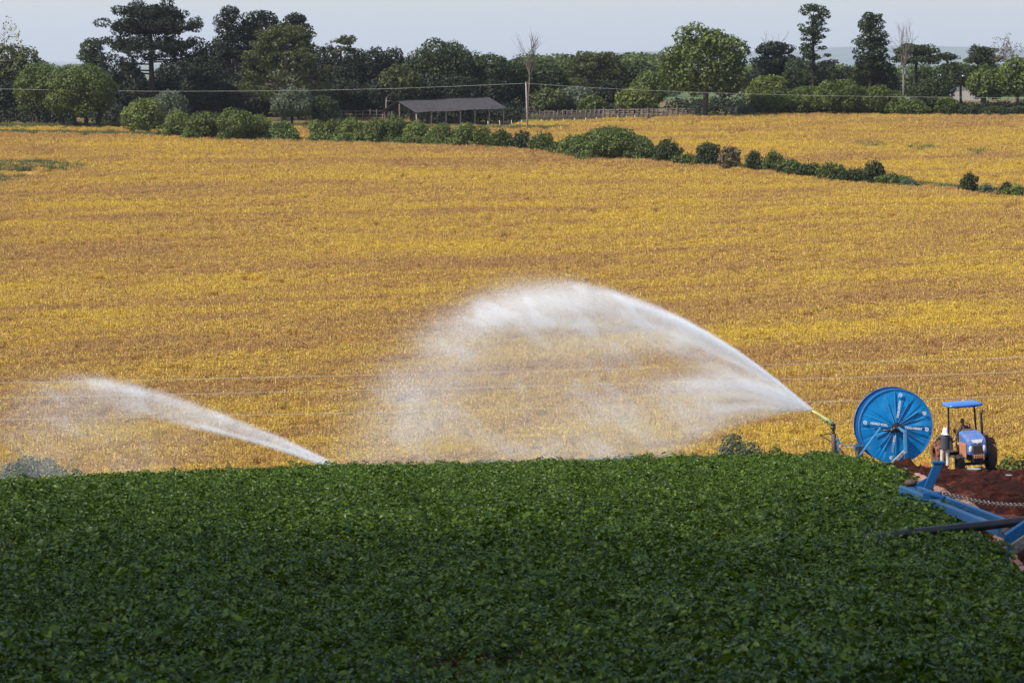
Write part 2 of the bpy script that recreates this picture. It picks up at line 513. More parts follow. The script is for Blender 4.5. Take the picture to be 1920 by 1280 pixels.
MPOTATO = leafmat('potato_leaf', (0.022, 0.050, 0.002), (0.115, 0.178, 0.007), 0.38, 0.28, 0.30)
def make_potatoes():
    rng = np.random.default_rng(7)
    coll = hidden_coll('potato_plants', [potato_plant(s) for s in range(6)], MPOTATO)
    pts = []
    y = 24.0
    rows = np.arange(-40, 60, 0.78)
    for r in rows:                               # rows run beside the bare-earth edge
        n = int((178 - 24) / 0.27)
        yy = 24 + np.arange(n) * 0.27 + rng.uniform(-.1, .1, n)
        xx = edge_x(yy) - 0.42 - (r + 40) + rng.normal(0, 0.07, n)
        half = 0.1333 * yy * 1.22 + 2.5
        k = (np.abs(xx) < half)
        pts.append(np.stack([xx[k], yy[k]], -1))
    P = np.concatenate(pts)
    lump = fbm(P[:, 0] / 3.0, P[:, 1] / 5.0, 40, 3)
    keep = rng.random(len(P)) < 0.97 - 0.5 * (lump < 0.32)
    P = P[keep]; lump = lump[keep]
    z = zg(P[:, 0], P[:, 1])
    n = len(P)
    rot = np.stack([rng.normal(0, .12, n), rng.normal(0, .12, n), rng.uniform(0, 6.28, n)], -1)
    scl = rng.uniform(0.72, 1.12, n) * (0.75 + 0.5 * lump) * 1.02 * np.where(rng.random(n) < .07, 1.28, 1.0)
    print('potato plants', n)
    point_cloud('potato_crop', np.column_stack([P, z]), rot, scl, rng.integers(0, 6, n), {}, coll,
                'dense dark green leafy potato crop filling the foreground', 'potato crop')
make_potatoes()

def soy_patch(seed):
    rng = np.random.default_rng(seed)
    n = 240
    a = rng.uniform(0, 6.28, n); rr = 0.85 * np.sqrt(rng.random(n)); h = 0.12 + 0.55 * rng.random(n) ** 0.7
    C = np.stack([rr*np.cos(a), rr*np.sin(a), h], -1)
    Nn = unit(np.stack([rng.normal(0, .8, n), rng.normal(0, .8, n), np.abs(rng.normal(.7, .5, n))], -1))
    L = rng.uniform(0.06, 0.165, n)
    V, F = leaf_quads(rng, C, Nn, L, L * 0.7, 0.12)
    m = 46                                        # upright stalks with pods
    a = rng.uniform(0, 6.28, m); rr = 0.85 * np.sqrt(rng.random(m)); hh = rng.uniform(0.45, 0.85, m)
    B = np.stack([rr*np.cos(a), rr*np.sin(a), 0*a], -1)
    T = B + np.stack([rng.normal(0, .08, m), rng.normal(0, .08, m), hh], -1)
    s = np.stack([np.cos(a+1.5), np.sin(a+1.5), 0*a], -1) * 0.009
    V2 = np.stack([B - s, B + s, T + s*2, T - s*2], 1).reshape(-1, 3)
    return np_mesh('soybean_plants', np.concatenate([V, V2]), np.concatenate([F, np.arange(4*m).reshape(m, 4) + 4*n]), False)

def soy_material():
    m, nt, b = newmat('ripe_soybean')
    g = nt.nodes.new('ShaderNodeNewGeometry')
    at = nt.nodes.new('ShaderNodeAttribute'); at.attribute_type = 'INSTANCER'; at.attribute_name = 'yel'
    oi = nt.nodes.new('ShaderNodeObjectInfo')
    brown = ramp_node(nt, g.outputs['Random Per Island'], [(0.0, (0.34, 0.195, 0.072)), (1.0, (0.43, 0.26, 0.10))])
    mul = nt.nodes.new('ShaderNodeMath'); mul.operation = 'MULTIPLY_ADD'; mul.inputs[1].default_value = 7.31; mul.inputs[2].default_value = 0.0
    nt.links.new(g.outputs['Random Per Island'], mul.inputs[0])
    ad = nt.nodes.new('ShaderNodeMath'); ad.operation = 'ADD'; nt.links.new(mul.outputs[0], ad.inputs[0]); nt.links.new(oi.outputs['Random'], ad.inputs[1])
    fr = nt.nodes.new('ShaderNodeMath'); fr.operation = 'FRACT'; nt.links.new(ad.outputs[0], fr.inputs[0])
    ye = ramp_node(nt, fr.outputs[0], [(0.0, (0.80, 0.64, 0.20)), (0.08, (0.60, 0.435, 0.06)), (1.0, (0.51, 0.34, 0.042))])
    lt = nt.nodes.new('ShaderNodeMath'); lt.operation = 'LESS_THAN'
    nt.links.new(fr.outputs[0], lt.inputs[0]); nt.links.new(at.outputs['Fac'], lt.inputs[1])
    mx = nt.nodes.new('ShaderNodeMix'); mx.data_type = 'RGBA'
    nt.links.new(lt.outputs[0], mx.inputs[0]); nt.links.new(brown.outputs[0], mx.inputs[6]); nt.links.new(ye.outputs[0], mx.inputs[7])
    nt.links.new(mx.outputs[2], b.inputs['Base Color'])
    b.inputs['Roughness'].default_value = 0.7; b.inputs['Specular IOR Level'].default_value = 0.1
    t = nt.nodes.new('ShaderNodeBsdfTranslucent'); nt.links.new(mx.outputs[2], t.inputs[0])
    mix = nt.nodes.new('ShaderNodeMixShader'); mix.inputs[0].default_value = 0.3
    nt.links.new(b.outputs[0], mix.inputs[1]); nt.links.new(t.outputs[0], mix.inputs[2])
    nt.links.new(mix.outputs[0], nt.nodes['Material Output'].inputs[0])
    return m

HEDGE = [(-260, 760), (-110, 683), (-67.7, 668), (0, 638), (20.4, 613), (43.6, 582), (58, 564), (72.5, 544), (150, 480), (300, 380)]
def hedge_y(x): return np.interp(x, [p[0] for p in HEDGE], [p[1] for p in HEDGE])
# rough grassy gully at the left of the yellow field
def gully(x, y):
    xr = gx(165, 585) - 1.2 * np.abs(y - 592) ** 1.0 * 0.35
    return (y > 562) & (y < 607) & (x < xr + (vnoise(x*0+1, y/4, 3) - .5) * 4)

def make_soy():
    rng = np.random.default_rng(11)
    coll = hidden_coll('soybean_patches', [soy_patch(50 + s) for s in range(7)], soy_material())
    P = []
    for y0 in np.arange(276, 728, 4.0):
        half = 0.1333 * (y0 + 2) * 1.22 + 6
        dens = 0.95 if y0 < 420 else 0.75
        n = int(2 * half * 4 * dens)
        P.append(np.stack([rng.uniform(-half, half, n), y0 + 4 * rng.random(n)], -1))
    P = np.concatenate(P)
    hy = hedge_y(P[:, 0])
    left_top = np.interp(P[:, 0] / P[:, 1] * FPX + CX, [-100, 560, 640, 950, 1000, 1200, 1320], [686, 684, 690, 693, 704, 714, 722])
    keep = (np.abs(P[:, 1] - hy - 1.5) > 3.4) & (P[:, 1] < left_top) & ~(gully(P[:, 0], P[:, 1]) & (rng.random(len(P)) < .75))
    P = P[keep]; hy = hy[keep]
    x, y = P[:, 0], P[:, 1]
    # bands of yellower and browner plants, roughly along the contour
    u = x + 0.25 * (y - 450); w = y - 0.20 * x - 0.40 * x * (1 - sst(400, 640, y))
    b1 = fbm(u / 40, w / 13, 61, 4); b2 = fbm(u / 11, w / 3.6, 71, 3); b3 = fbm(x / 120, y / 60, 81, 2)
    yel = 0.38 + 1.05 * (b1 - 0.5) + 1.15 * (b2 - 0.5) + 0.4 * (b3 - 0.5)
    front = np.clip((hy - y) / 26, 0, 1)                       # browner headland in front of the hedge
    yel = yel * np.where(y < hy, 0.30 + 0.70 * front ** 1.2, 1.05)
    for a_, b_, c_, wd in ((352, .42, .0012, 1.5), (418, .30, -.0008, 1.3), (520, .16, -.001, 1.6), (610, .05, .0006, 1.6)):   # old wheel tracks
        yel = yel - .6 * np.exp(-((y - (a_ + b_ * x + c_ * x * x)) / wd) ** 2)
    yel = np.clip(yel, 0.04, 0.92)
    n = len(P)
    rot = np.stack([rng.normal(0, .06, n), rng.normal(0, .06, n), rng.uniform(0, 6.28, n)], -1)
    scl = rng.uniform(0.8, 1.25, n)
    print('soy patches', n)
    point_cloud('soybean_field', np.column_stack([P, zg(x, y)]), rot, scl, rng.integers(0, 7, n), {'yel': yel}, coll,
                'wide yellow and brown field of ripe soybean on the slope across the valley', 'soybean field')
make_soy()

def grass_tuft(seed):
    rng = np.random.default_rng(seed); m = 60
    a = rng.uniform(0, 6.28, m); rr = 0.6 * np.sqrt(rng.random(m)); hh = rng.uniform(0.25, 0.8, m)
    B = np.stack([rr*np.cos(a), rr*np.sin(a), 0*a], -1)
    T = B + np.stack([rng.normal(0, .22, m), rng.normal(0, .22, m), hh], -1)
    s = np.stack([np.cos(a+1.5), np.sin(a+1.5), 0*a], -1) * 0.05
    V = np.stack([B - s, B + s, T + s*0.4, T - s*0.4], 1).reshape(-1, 3)
    return np_mesh('grass_tuft', V, np.arange(4*m).reshape(m, 4), False)
MGRASS = leafmat('grass_blades', (0.07, 0.085, 0.025), (0.19, 0.20, 0.065), 0.6, 0.3)
def make_grass():
    rng = np.random.default_rng(23)
    coll = hidden_coll('grass_tufts', [grass_tuft(90 + s) for s in range(5)], MGRASS)
    P, S = [], []
    q = np.stack([rng.uniform(-95, -60, 3400), rng.uniform(562, 607, 3400)], -1)           # gully
    k = gully(q[:, 0], q[:, 1]) & (fbm(q[:, 0] / 5, q[:, 1] / 6, 14, 3) > 0.5)
    P.append(q[k]); S.append(rng.uniform(0.5, 1.3, k.sum()))
    x = rng.uniform(-92, 95, 3600)                                                          # along the hedge foot
    P.append(np.stack([x, hedge_y(x) + rng.normal(0.6, 1.5, 3600)], -1)); S.append(rng.uniform(0.5, 1.2, 3600))
    x = rng.uniform(-140, 10, 3000)                                                          # field edge below the left trees
    P.append(np.stack([x, rng.normal(687.5, 2.2, 3000)], -1)); S.append(rng.uniform(0.6, 1.4, 3000))
    x = rng.uniform(-5, 130, 1500)
    P.append(np.stack([x, rng.normal(723, 1.0, 1500)], -1)); S.append(rng.uniform(0.5, 1.1, 1500))
    for u0, v0, w in ((1630, 272, 26), (1735, 277, 30), (1835, 285, 25)):                    # green strips in the upper field
        p = gp(u0, v0, 0.4, 500, 720)
        P.append(np.stack([p.x + rng.normal(0, w / 22, 90), p.y + rng.normal(0, 3, 90)], -1)); S.append(rng.uniform(0.7, 1.2, 90))
    x = rng.uniform(-45, 45, 9000); y = rng.uniform(182, 215, 9000)                           # the valley side beyond the crest
    P.append(np.stack([x, y], -1)); S.append(rng.uniform(0.6, 1.3, 9000))
    P = np.concatenate(P); S = np.concatenate(S); n = len(P)
    rot = np.stack([0*S, 0*S, rng.uniform(0, 6.28, n)], -1)
    point_cloud('grass', np.column_stack([P, zg(P[:, 0], P[:, 1])]), rot, S, rng.integers(0, 5, n), {}, coll,
                'rough green grass along the hedge foot, the field edges and the gully', 'grass')
make_grass()
# ------------------------------------------------------------------ trees, bushes and hedge
LEAF = {
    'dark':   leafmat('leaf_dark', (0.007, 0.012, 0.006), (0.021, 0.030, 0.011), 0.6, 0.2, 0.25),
    'deep':   leafmat('leaf_deep', (0.016, 0.026, 0.008), (0.050, 0.068, 0.018), 0.6, 0.22, 0.25),
    'mid':    leafmat('leaf_mid', (0.034, 0.054, 0.009), (0.118, 0.150, 0.024), 0.55, 0.25, 0.3),
    'light':  leafmat('leaf_light', (0.056, 0.084, 0.014), (0.170, 0.200, 0.038), 0.55, 0.28, 0.3),
    'grey':   leafmat('leaf_grey', (0.055, 0.075, 0.040), (0.125, 0.150, 0.085), 0.6, 0.25, 0.3),
    'olive':  leafmat('leaf_olive', (0.034, 0.045, 0.012), (0.095, 0.105, 0.030), 0.6, 0.22, 0.25),
    'brown':  leafmat('leaf_brown', (0.08, 0.065, 0.035), (0.17, 0.14, 0.08), 0.7, 0.25, 0.2),
    'yellow': leafmat('leaf_yellow', (0.13, 0.12, 0.03), (0.30, 0.24, 0.07), 0.6, 0.3, 0.2),
}
BARK = paint('bark', (0.085, 0.065, 0.05), 0.9, (0.03, 0.028, 0.025), 0.6, 1.2, 0, 0.2)
BARKD = paint('bark_dark', (0.035, 0.028, 0.023), 0.9, (0.012, 0.012, 0.012), 0.6, 1.2, 0, 0.2)
BARKP = paint('bark_pale', (0.15, 0.125, 0.11), 0.85, (0.09, 0.075, 0.06), 0.7, 1.2, 0, 0.2)

def shell_leaves(rng, lobes, size, dens=1.0, up=0.2, jit=0.55, squash=0.8):
    """leaf faces spread through the outer part of every lobe; those buried in another lobe are left out"""
    Cs, Ns = [], []
    L = [(np.array(c, float), np.array(r, float)) for c, r in lobes]
    for c, r in L:
        a = 4 * math.pi * ((r[0]*r[1])**1.6/3 + (r[0]*r[2])**1.6/3 + (r[1]*r[2])**1.6/3) ** (1/1.6)
        n = max(6, int(dens * 1.5 * a / size**2))
        d = unit(rng.normal(size=(n, 3)))
        f = 1.0 - 0.42 * rng.random(n) ** 1.7 + rng.normal(0, 0.05, n)
        Cs.append(c + d * r * f[:, None]); Ns.append(unit(unit(d / r) * 0.9 + rng.normal(0, jit, (n, 3)) + np.array([0, 0, up])))
    C = np.concatenate(Cs); Nn = np.concatenate(Ns)
    buried = np.zeros(len(C), bool)
    for c, r in L:
        buried |= (((C - c) / (r * 0.62)) ** 2).sum(1) < 1
    k = ~buried
    C, Nn = C[k], Nn[k]
    s = size * rng.uniform(0.6, 1.35, len(C))
    return leaf_quads(rng, C, Nn, s * 1.25, s * squash, 0.12)

def lobed_crown(rng, cz, rx, ry, rz, n, k=(0.30, 0.46), flat=0.9, lean=(0, 0)):
    """sub-lobes over an ellipsoid: an uneven crown"""
    out = [((lean[0]*.5, lean[1]*.5, cz), (rx*0.60, ry*0.60, rz*0.62))]
    g = math.pi * (3 - math.sqrt(5)); o = rng.uniform(0, 6.28)
    for i in range(n):
        zz = 1 - 1.7 * (i + 0.5) / n
        rr = math.sqrt(max(0, 1 - zz*zz)); a = g * i + o + rng.normal(0, .25)
        f = rng.uniform(0.60, 0.78); s = rng.uniform(*k)
        c = (rx*f*rr*math.cos(a) + lean[0]*(zz*.5+.5), ry*f*rr*math.sin(a) + lean[1]*(zz*.5+.5), cz + rz*f*zz)
        m = (rx + ry + rz) / 3
        out.append((c, (s*(rx*.6+m*.4), s*(ry*.6+m*.4), s*(rz*.6+m*.4)*flat)))
    return out

def limbs(mb, rng, lobes, base, r0, n, seg=6):
    ls = sorted(lobes, key=lambda l: -l[1][0])[:n + 1]
    for c, r in ls[1:]:
        c = Vector(c); b = Vector(base); m = b.lerp(c, 0.5) + Vector((rng.normal(0, .2), rng.normal(0, .2), -0.1 * (c - b).length))
        mb.tube([b, m, c], [r0, r0*.6, r0*.2], seg, False)

def tree_root(name, u, D, label, cat, group, rot=0.0):
    x = gx(u, D); o = empty(name, (x, D, zg1(x, D) - 0.05), (0, 0, rot))
    return tag(o, label, cat, group)

def size_at(u, top, width, D):
    x = gx(u, D)
    return W(u, top, D).z - zg1(x, D), width / FPX * D

_seed = [100]
def rg():
    _seed[0] += 1
    return np.random.default_rng(_seed[0])

def put_crown(V, F, mat, root, name='crown'):
    return link(name, np_mesh(name, V, F, False), mat, root)

def broadleaf(u, top, width, D, leaf, label, cb=0.15, n=26, leafsize=0.42, group='trees at the top of the field', dens=1.0, name='broadleaf_tree', k=(0.30, 0.46), bark=BARKD, deep=0.9, stems=1, lean=0.0, cat='tree'):
    rng = rg(); h, w = size_at(u, top, width, D)
    root = tree_root(name, u, D, label, cat, group)
    z0 = h * cb; rz = (h - z0) / 2 * 1.02; cz = z0 + rz * 0.98
    lobes = lobed_crown(rng, cz, w/2, w/2*deep, rz, n, k, lean=(lean*w, 0))
    V, F = shell_leaves(rng, lobes, leafsize, dens)
    put_crown(V, F, LEAF[leaf], root)
    t = MB(); r = 0.028 * h + 0.05
    for s in range(stems):
        ox = (s - (stems-1)/2) * w * 0.22; lx = rng.normal(0, .05)*h + ox*0.6
        fork = (ox*0.6 + lx*.4 + lean*w*.2, rng.normal(0, .2), z0 + (h - z0)*0.30)
        t.tube([(ox*.5, 0, -0.3), (ox*.55 + lx*.15, 0, z0*0.5), fork, (lx + lean*w*.5, 0, h*0.72)], [r*1.2, r, r*.8, r*.25], 8)
        if s == 0: limbs(t, rng, lobes, fork, r*.5, 7)
    t.build('trunk', bark, root, True)
    return root

def bush(u, top, width, D, leaf, label, n=14, leafsize=0.34, group='bushes of the hedge row', name='hedge_bush', cat='bush', dens=1.0, deep=0.9, k=(0.32, 0.5), lean=0.0):
    rng = rg(); h, w = size_at(u, top, width, D)
    root = tree_root(name, u, D, label, cat, group)
    lobes = lobed_crown(rng, h*0.50, w/2, w/2*deep, h*0.52, n, k, lean=(lean*w, 0))
    lobes += [((rng.uniform(-.4, .4)*w, rng.uniform(-.4, .3)*w*deep, h*rng.uniform(.12, .22)), (w*.16, w*.16, h*.2)) for _ in range(5)]
    V, F = shell_leaves(rng, lobes, leafsize, dens)
    V = V.copy(); V[:, 2] = np.maximum(V[:, 2], 0.0)
    # upright shoots breaking the outline
    m = 16 + int(w * 7); a = rng.uniform(0, 6.28, m); rr = rng.random(m) ** .6 * w * .42
    B = np.stack([rr*np.cos(a) + lean*w*.5, rr*np.sin(a)*deep, h * (0.97 - 0.55*(rr/(w*.5))**2) - .15], -1)
    C = (B[:, None, :] + np.stack([rng.normal(0, .10, (m, 7)), rng.normal(0, .10, (m, 7)), np.linspace(0, .75, 7)[None] * rng.uniform(.4, 1.1, (m, 1))], -1)).reshape(-1, 3)
    V2, F2 = leaf_quads(rng, C, unit(rng.normal(size=C.shape) + np.array([0, 0, .4])), leafsize*.8, leafsize*.5, .1)
    put_crown(np.concatenate([V, V2]), np.concatenate([F, F2 + len(V)]), LEAF[leaf], root, 'foliage')
    t = MB()
    for _ in range(4):
        a = rng.uniform(0, 6.28)
        t.tube([(0.1*math.cos(a), .1*math.sin(a), -.2), (w*.12*math.cos(a), w*.12*math.sin(a), h*.35), (w*.25*math.cos(a), w*.25*math.sin(a), h*.7)], [.06, .045, .015], 6)
    t.build('stem', BARK, root, True)
    return root

def araucaria(u, top, width, D, leaf, label, tiers=4, depth=0.42, group='umbrella pines along the wood', leafsize=0.42, bark=BARKD, per=11, tuft=0.075, name='araucaria_tree', skew=0.0, dome=0.35, lower=()):
    """umbrella-crowned pine: limbs radiate in tiers and carry the needles in tufts towards their ends"""
    rng = rg(); h, w = size_at(u, top, width, D)
    root = tree_root(name, u, D, label, 'tree', group)
    t = MB(); r = 0.02*h + 0.12
    t.tube([(0, 0, -.3), (0.1, 0, h*.35), (-0.05, 0, h*.7), (0, 0, h*.93)], [r*1.15, r, r*.75, r*.4], 10)
    lobes = []
    def limb(z0, z1, rad, a, sub=3):
        e = Vector((rad*math.cos(a) + skew*w*.1, rad*math.sin(a), z1)); b = Vector((0, 0, z0))
        m = b.lerp(e, .55) + Vector((0, 0, -abs(z1 - z0)*.28 - .02*rad))
        t.tube([b, b.lerp(m, .6) + Vector((0, 0, -.05)), m, e], [r*.36, r*.28, r*.2, r*.08], 6, False)
        for q in range(sub):
            f = 0.55 + 0.45 * q / max(1, sub - 1)
            p = m.lerp(e, (f - .55) / .45) if f > .55 else m
            s = tuft * w * rng.uniform(0.8, 1.25)
            lobes.append(((p.x + rng.normal(0, s*.5), p.y + rng.normal(0, s*.5), p.z + s*.25), (s, s, s*.50)))
            if rng.random() < .7:
                a2 = a + rng.choice([-1, 1]) * rng.uniform(.12, .3); rr = rad * f
                lobes.append(((rr*math.cos(a2) + skew*w*.1, rr*math.sin(a2), p.z + rng.normal(0, s*.4)), (s*.85, s*.85, s*.55)))
    for i in range(tiers):
        f = i / max(1, tiers - 1)                     # 0 = lowest tier
        z1 = h * (1 - depth + depth * (f ** 0.8) * 0.9)
        z0 = min(z1 - h*0.02, h * (1 - depth*1.15 + depth * f * .95))
        rad = w/2 * (1 - dome * f ** 1.8) * (0.93 if i == 0 and tiers > 2 else 1.0)
        n = per
        for k in range(n):
            rr = rad * rng.uniform(.72, 1.0)
            limb(z0 + rng.normal(0, .15), z1 + rng.normal(0, .02*h) - (rad - rr)*.05, rr, 6.28*k/n + rng.normal(0, .16) + i, 3)
            if f > .4: limb(z0 + .2, z1 + rng.normal(.03*h, .015*h), rr*.55, 6.28*k/n + rng.normal(0, .2) + i, 2)
    for zf, rf, a in lower:
        limb(h*(zf - .06), h*zf, w/2*rf, a, 3)
    V, F = shell_leaves(rng, lobes, leafsize, 0.85, up=.3, jit=.9, squash=.6)
    put_crown(V, F, LEAF[leaf], root)
    t.build('trunk', bark, root, True)
    return root

def layered(u, top, width, D, leaf, label, cb=0.25, tiers=9, group='tall trees above the wood', leafsize=0.36, name='tall_tree', shape=(0.6, 1.0, 0.8, 0.45), gap=1.0, dens=.6, bark=BARKD, flat=.4, per=(5, 8)):
    """tall open tree: thin layers of foliage on short limbs, sky showing between"""
    rng = rg(); h, w = size_at(u, top, width, D)
    root = tree_root(name, u, D, label, 'tree', group)
    t = MB(); r = .012*h + .08
    t.tube([(0, 0, -.3), (rng.normal(0, .15), 0, h*.4), (rng.normal(0, .2), 0, h*.75), (0, 0, h*.97)], [r*1.2, r, r*.7, r*.15], 8)
    lobes = []
    for i in range(tiers):
        f = (i + .5) / tiers; z = h * (cb + (1 - cb) * f)
        R_ = w/2 * np.interp(f, np.linspace(0, 1, len(shape)), shape)
        for k in range(rng.integers(*per)):
            a = rng.uniform(0, 6.28); rr = R_ * rng.uniform(.25, .85); s = w * rng.uniform(.075, .14) * gap
            c = (rr*math.cos(a), rr*math.sin(a), z + rng.normal(0, .02*h))
            lobes.append((c, (s*1.25, s*1.25, s*flat*1.4)))
            t.tube([(0, 0, z - rr*.35), (c[0]*.5, c[1]*.5, c[2] - rr*.22), c], [r*.3, r*.2, r*.08], 5, False)
    V, F = shell_leaves(rng, lobes, leafsize, dens, squash=.7)
    put_crown(V, F, LEAF[leaf], root)
    t.build('trunk', bark, root, True)
    return root

def bare_tree(u, top, width, D, label, spread=.5, fork=.45, bark=BARKP, name='bare_tree', levels=4, kids=4, lean=0.0, leaf=None, cat='tree', group='bare trees above the wood', seedfix=None, lsize=.22, lfrac=.5):
    rng = rg(); h, w = size_at(u, top, width, D)
    root = tree_root(name, u, D, label, cat, group)
    t = MB(); tips = []
    r = .0085*h + .055
    top_ = Vector((lean*w, 0, h*fork))
    t.tube([(0, 0, -.3), (lean*w*.4 + rng.normal(0, .1), 0, h*fork*.5), top_], [r*1.1, r, r*.8], 7)
    def grow(p, d, L, rr, lev):
        n = 3; q = p; pts = [p]
        for i in range(n):
            d = (d + Vector(rng.normal(0, .12, 3)) + Vector((0, 0, .06))).normalized(); q = q + d * (L/n); pts.append(q)
        t.tube(pts, [rr, rr*.85, rr*.65, rr*.45], 5 if lev < 2 else 4, False)
        if lev >= levels: tips.append(q); return
        for k in range(kids if lev < 2 else 3):
            a = rng.uniform(0, 6.28); sp = spread * rng.uniform(.55, 1.25)
            ax = d.orthogonal().normalized(); ax.rotate(Matrix.Rotation(a, 3, d))
            grow(pts[rng.integers(1, 4)] if k else q, (d + ax*sp).normalized(), L*rng.uniform(.55, .8), rr*.5, lev+1)
    L0 = h * (1 - fork) * .42
    for k in range(kids):
        a = 6.28*k/kids + rng.normal(0, .4)
        grow(top_, Vector((math.cos(a)*spread*.6, math.sin(a)*spread*.6, 1)).normalized(), L0*rng.uniform(.8, 1.1), r*.6, 1)
    # fit to the height and width it has
    v = np.array(t.v); top_now = v[:, 2].max(); sc = h / top_now
    wid = max(1e-3, np.ptp(v[:, 0])); sxy = min(2.2, w / wid) if wid else 1
    t.v = [(a*sxy, b*sxy, c*sc if c > 0 else c) for a, b, c in t.v]
    t.build('trunk', bark, root, True)
    if leaf:
        tp = np.array([tuple(p) for p in tips]) * np.array([sxy, sxy, sc])
        tp = tp[rng.random(len(tp)) < lfrac]
        C = np.repeat(tp, 5, 0) + rng.normal(0, .28, (len(tp)*5, 3))
        V, F = leaf_quads(rng, C, unit(rng.normal(size=C.shape)), lsize*1.2, lsize*.8, .1)
        put_crown(V, F, LEAF[leaf], root)
    return root

# -------- left wood
FG = 'dark trees of the left wood'
bare_tree(-12, 34, 100, 738, 'sparse yellowish tree cut off by the top left corner', spread=.7, fork=.35, leaf='yellow', levels=4, lsize=.42, lfrac=.8, bark=BARK, name='sparse_tree')
broadleaf(30, 84, 118, 722, 'olive', 'dark olive broad tree under the sparse yellowish tree', cb=.2, group=FG)
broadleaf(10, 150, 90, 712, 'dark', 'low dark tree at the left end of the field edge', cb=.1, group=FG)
broadleaf(80, 114, 112, 692, 'mid', 'round green tree, left one of the pair standing on the field edge', cb=.10, n=34, k=(.24, .38), leafsize=.3, stems=2, group='round trees on the field edge')
broadleaf(152, 113, 150, 686, 'mid', 'widest round green tree of the left field edge with several leaning stems', cb=.10, n=46, k=(.2, .34), leafsize=.3, stems=4, group='round trees on the field edge')
layered(174, 78, 60, 742, 'deep', 'small pointed tree peeping out left of the tallest umbrella pine', cb=.3, tiers=12, shape=(1, .95, .75, .35), gap=1.5, dens=.9, per=(7, 10))
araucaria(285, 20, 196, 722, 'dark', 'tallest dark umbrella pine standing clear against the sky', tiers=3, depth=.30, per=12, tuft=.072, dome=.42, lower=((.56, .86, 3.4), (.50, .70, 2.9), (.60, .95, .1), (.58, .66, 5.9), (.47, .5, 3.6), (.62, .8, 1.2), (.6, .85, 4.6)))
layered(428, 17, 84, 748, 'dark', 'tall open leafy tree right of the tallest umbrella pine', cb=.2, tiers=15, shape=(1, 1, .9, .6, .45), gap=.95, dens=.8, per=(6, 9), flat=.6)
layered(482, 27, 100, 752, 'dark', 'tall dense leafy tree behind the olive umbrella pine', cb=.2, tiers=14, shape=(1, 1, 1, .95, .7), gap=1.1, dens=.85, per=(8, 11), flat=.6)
araucaria(532, 52, 196, 714, 'olive', 'broad olive umbrella pine with pale limbs in front of the dark wood', tiers=5, depth=.66, per=9, tuft=.062, bark=BARKP, dome=.5)
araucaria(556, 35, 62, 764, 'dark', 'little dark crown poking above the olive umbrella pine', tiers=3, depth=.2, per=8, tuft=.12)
araucaria(640, 76, 60, 742, 'olive', 'thin tufted treetop reaching out right of the olive umbrella pine', tiers=2, depth=.12, per=5, tuft=.10, skew=1.0)
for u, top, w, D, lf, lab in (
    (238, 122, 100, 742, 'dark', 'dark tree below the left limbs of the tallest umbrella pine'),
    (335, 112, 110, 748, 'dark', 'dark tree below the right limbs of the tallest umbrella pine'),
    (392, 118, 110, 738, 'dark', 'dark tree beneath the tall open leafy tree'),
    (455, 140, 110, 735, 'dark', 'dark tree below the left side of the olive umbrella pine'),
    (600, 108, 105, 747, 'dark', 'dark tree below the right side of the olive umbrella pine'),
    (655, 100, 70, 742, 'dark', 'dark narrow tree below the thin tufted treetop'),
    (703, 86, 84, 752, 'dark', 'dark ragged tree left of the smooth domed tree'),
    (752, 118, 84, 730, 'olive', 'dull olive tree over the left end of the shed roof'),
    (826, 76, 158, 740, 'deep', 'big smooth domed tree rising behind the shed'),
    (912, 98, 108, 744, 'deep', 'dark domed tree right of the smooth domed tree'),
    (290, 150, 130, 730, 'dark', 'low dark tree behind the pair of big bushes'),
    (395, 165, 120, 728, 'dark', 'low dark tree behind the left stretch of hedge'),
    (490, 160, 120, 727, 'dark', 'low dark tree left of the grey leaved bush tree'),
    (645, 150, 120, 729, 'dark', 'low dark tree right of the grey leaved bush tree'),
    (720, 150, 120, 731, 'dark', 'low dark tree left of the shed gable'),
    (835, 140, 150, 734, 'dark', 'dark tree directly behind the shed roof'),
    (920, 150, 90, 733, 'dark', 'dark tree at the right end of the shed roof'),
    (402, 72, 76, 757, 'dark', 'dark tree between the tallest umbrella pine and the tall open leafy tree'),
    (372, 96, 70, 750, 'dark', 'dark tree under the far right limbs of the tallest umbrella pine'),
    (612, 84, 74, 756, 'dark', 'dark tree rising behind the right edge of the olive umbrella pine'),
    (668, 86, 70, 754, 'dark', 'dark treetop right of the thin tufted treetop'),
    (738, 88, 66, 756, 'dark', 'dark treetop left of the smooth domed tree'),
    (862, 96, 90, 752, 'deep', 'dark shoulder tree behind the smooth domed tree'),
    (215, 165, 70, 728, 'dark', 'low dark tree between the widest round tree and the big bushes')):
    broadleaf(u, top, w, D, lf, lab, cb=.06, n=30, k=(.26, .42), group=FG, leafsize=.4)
broadleaf(548, 163, 84, 690, 'grey', 'grey leaved bush tree standing behind the hedge row', cb=.12, n=20, group='big bushes before the wood', leafsize=.32)
broadleaf(608, 180, 62, 693, 'deep', 'rounded dark green bush tree touching the grey leaved one', cb=.05, n=20, group='big bushes before the wood', leafsize=.3)
bush(268, 184, 80, 676, 'light', 'big light green bush, front one of the pair on the field edge', n=20, group='big bushes before the wood', leafsize=.36)
bush(318, 170, 72, 690, 'grey', 'big grey green bush, back one of the pair on the field edge', n=20, group='big bushes before the wood', leafsize=.3)

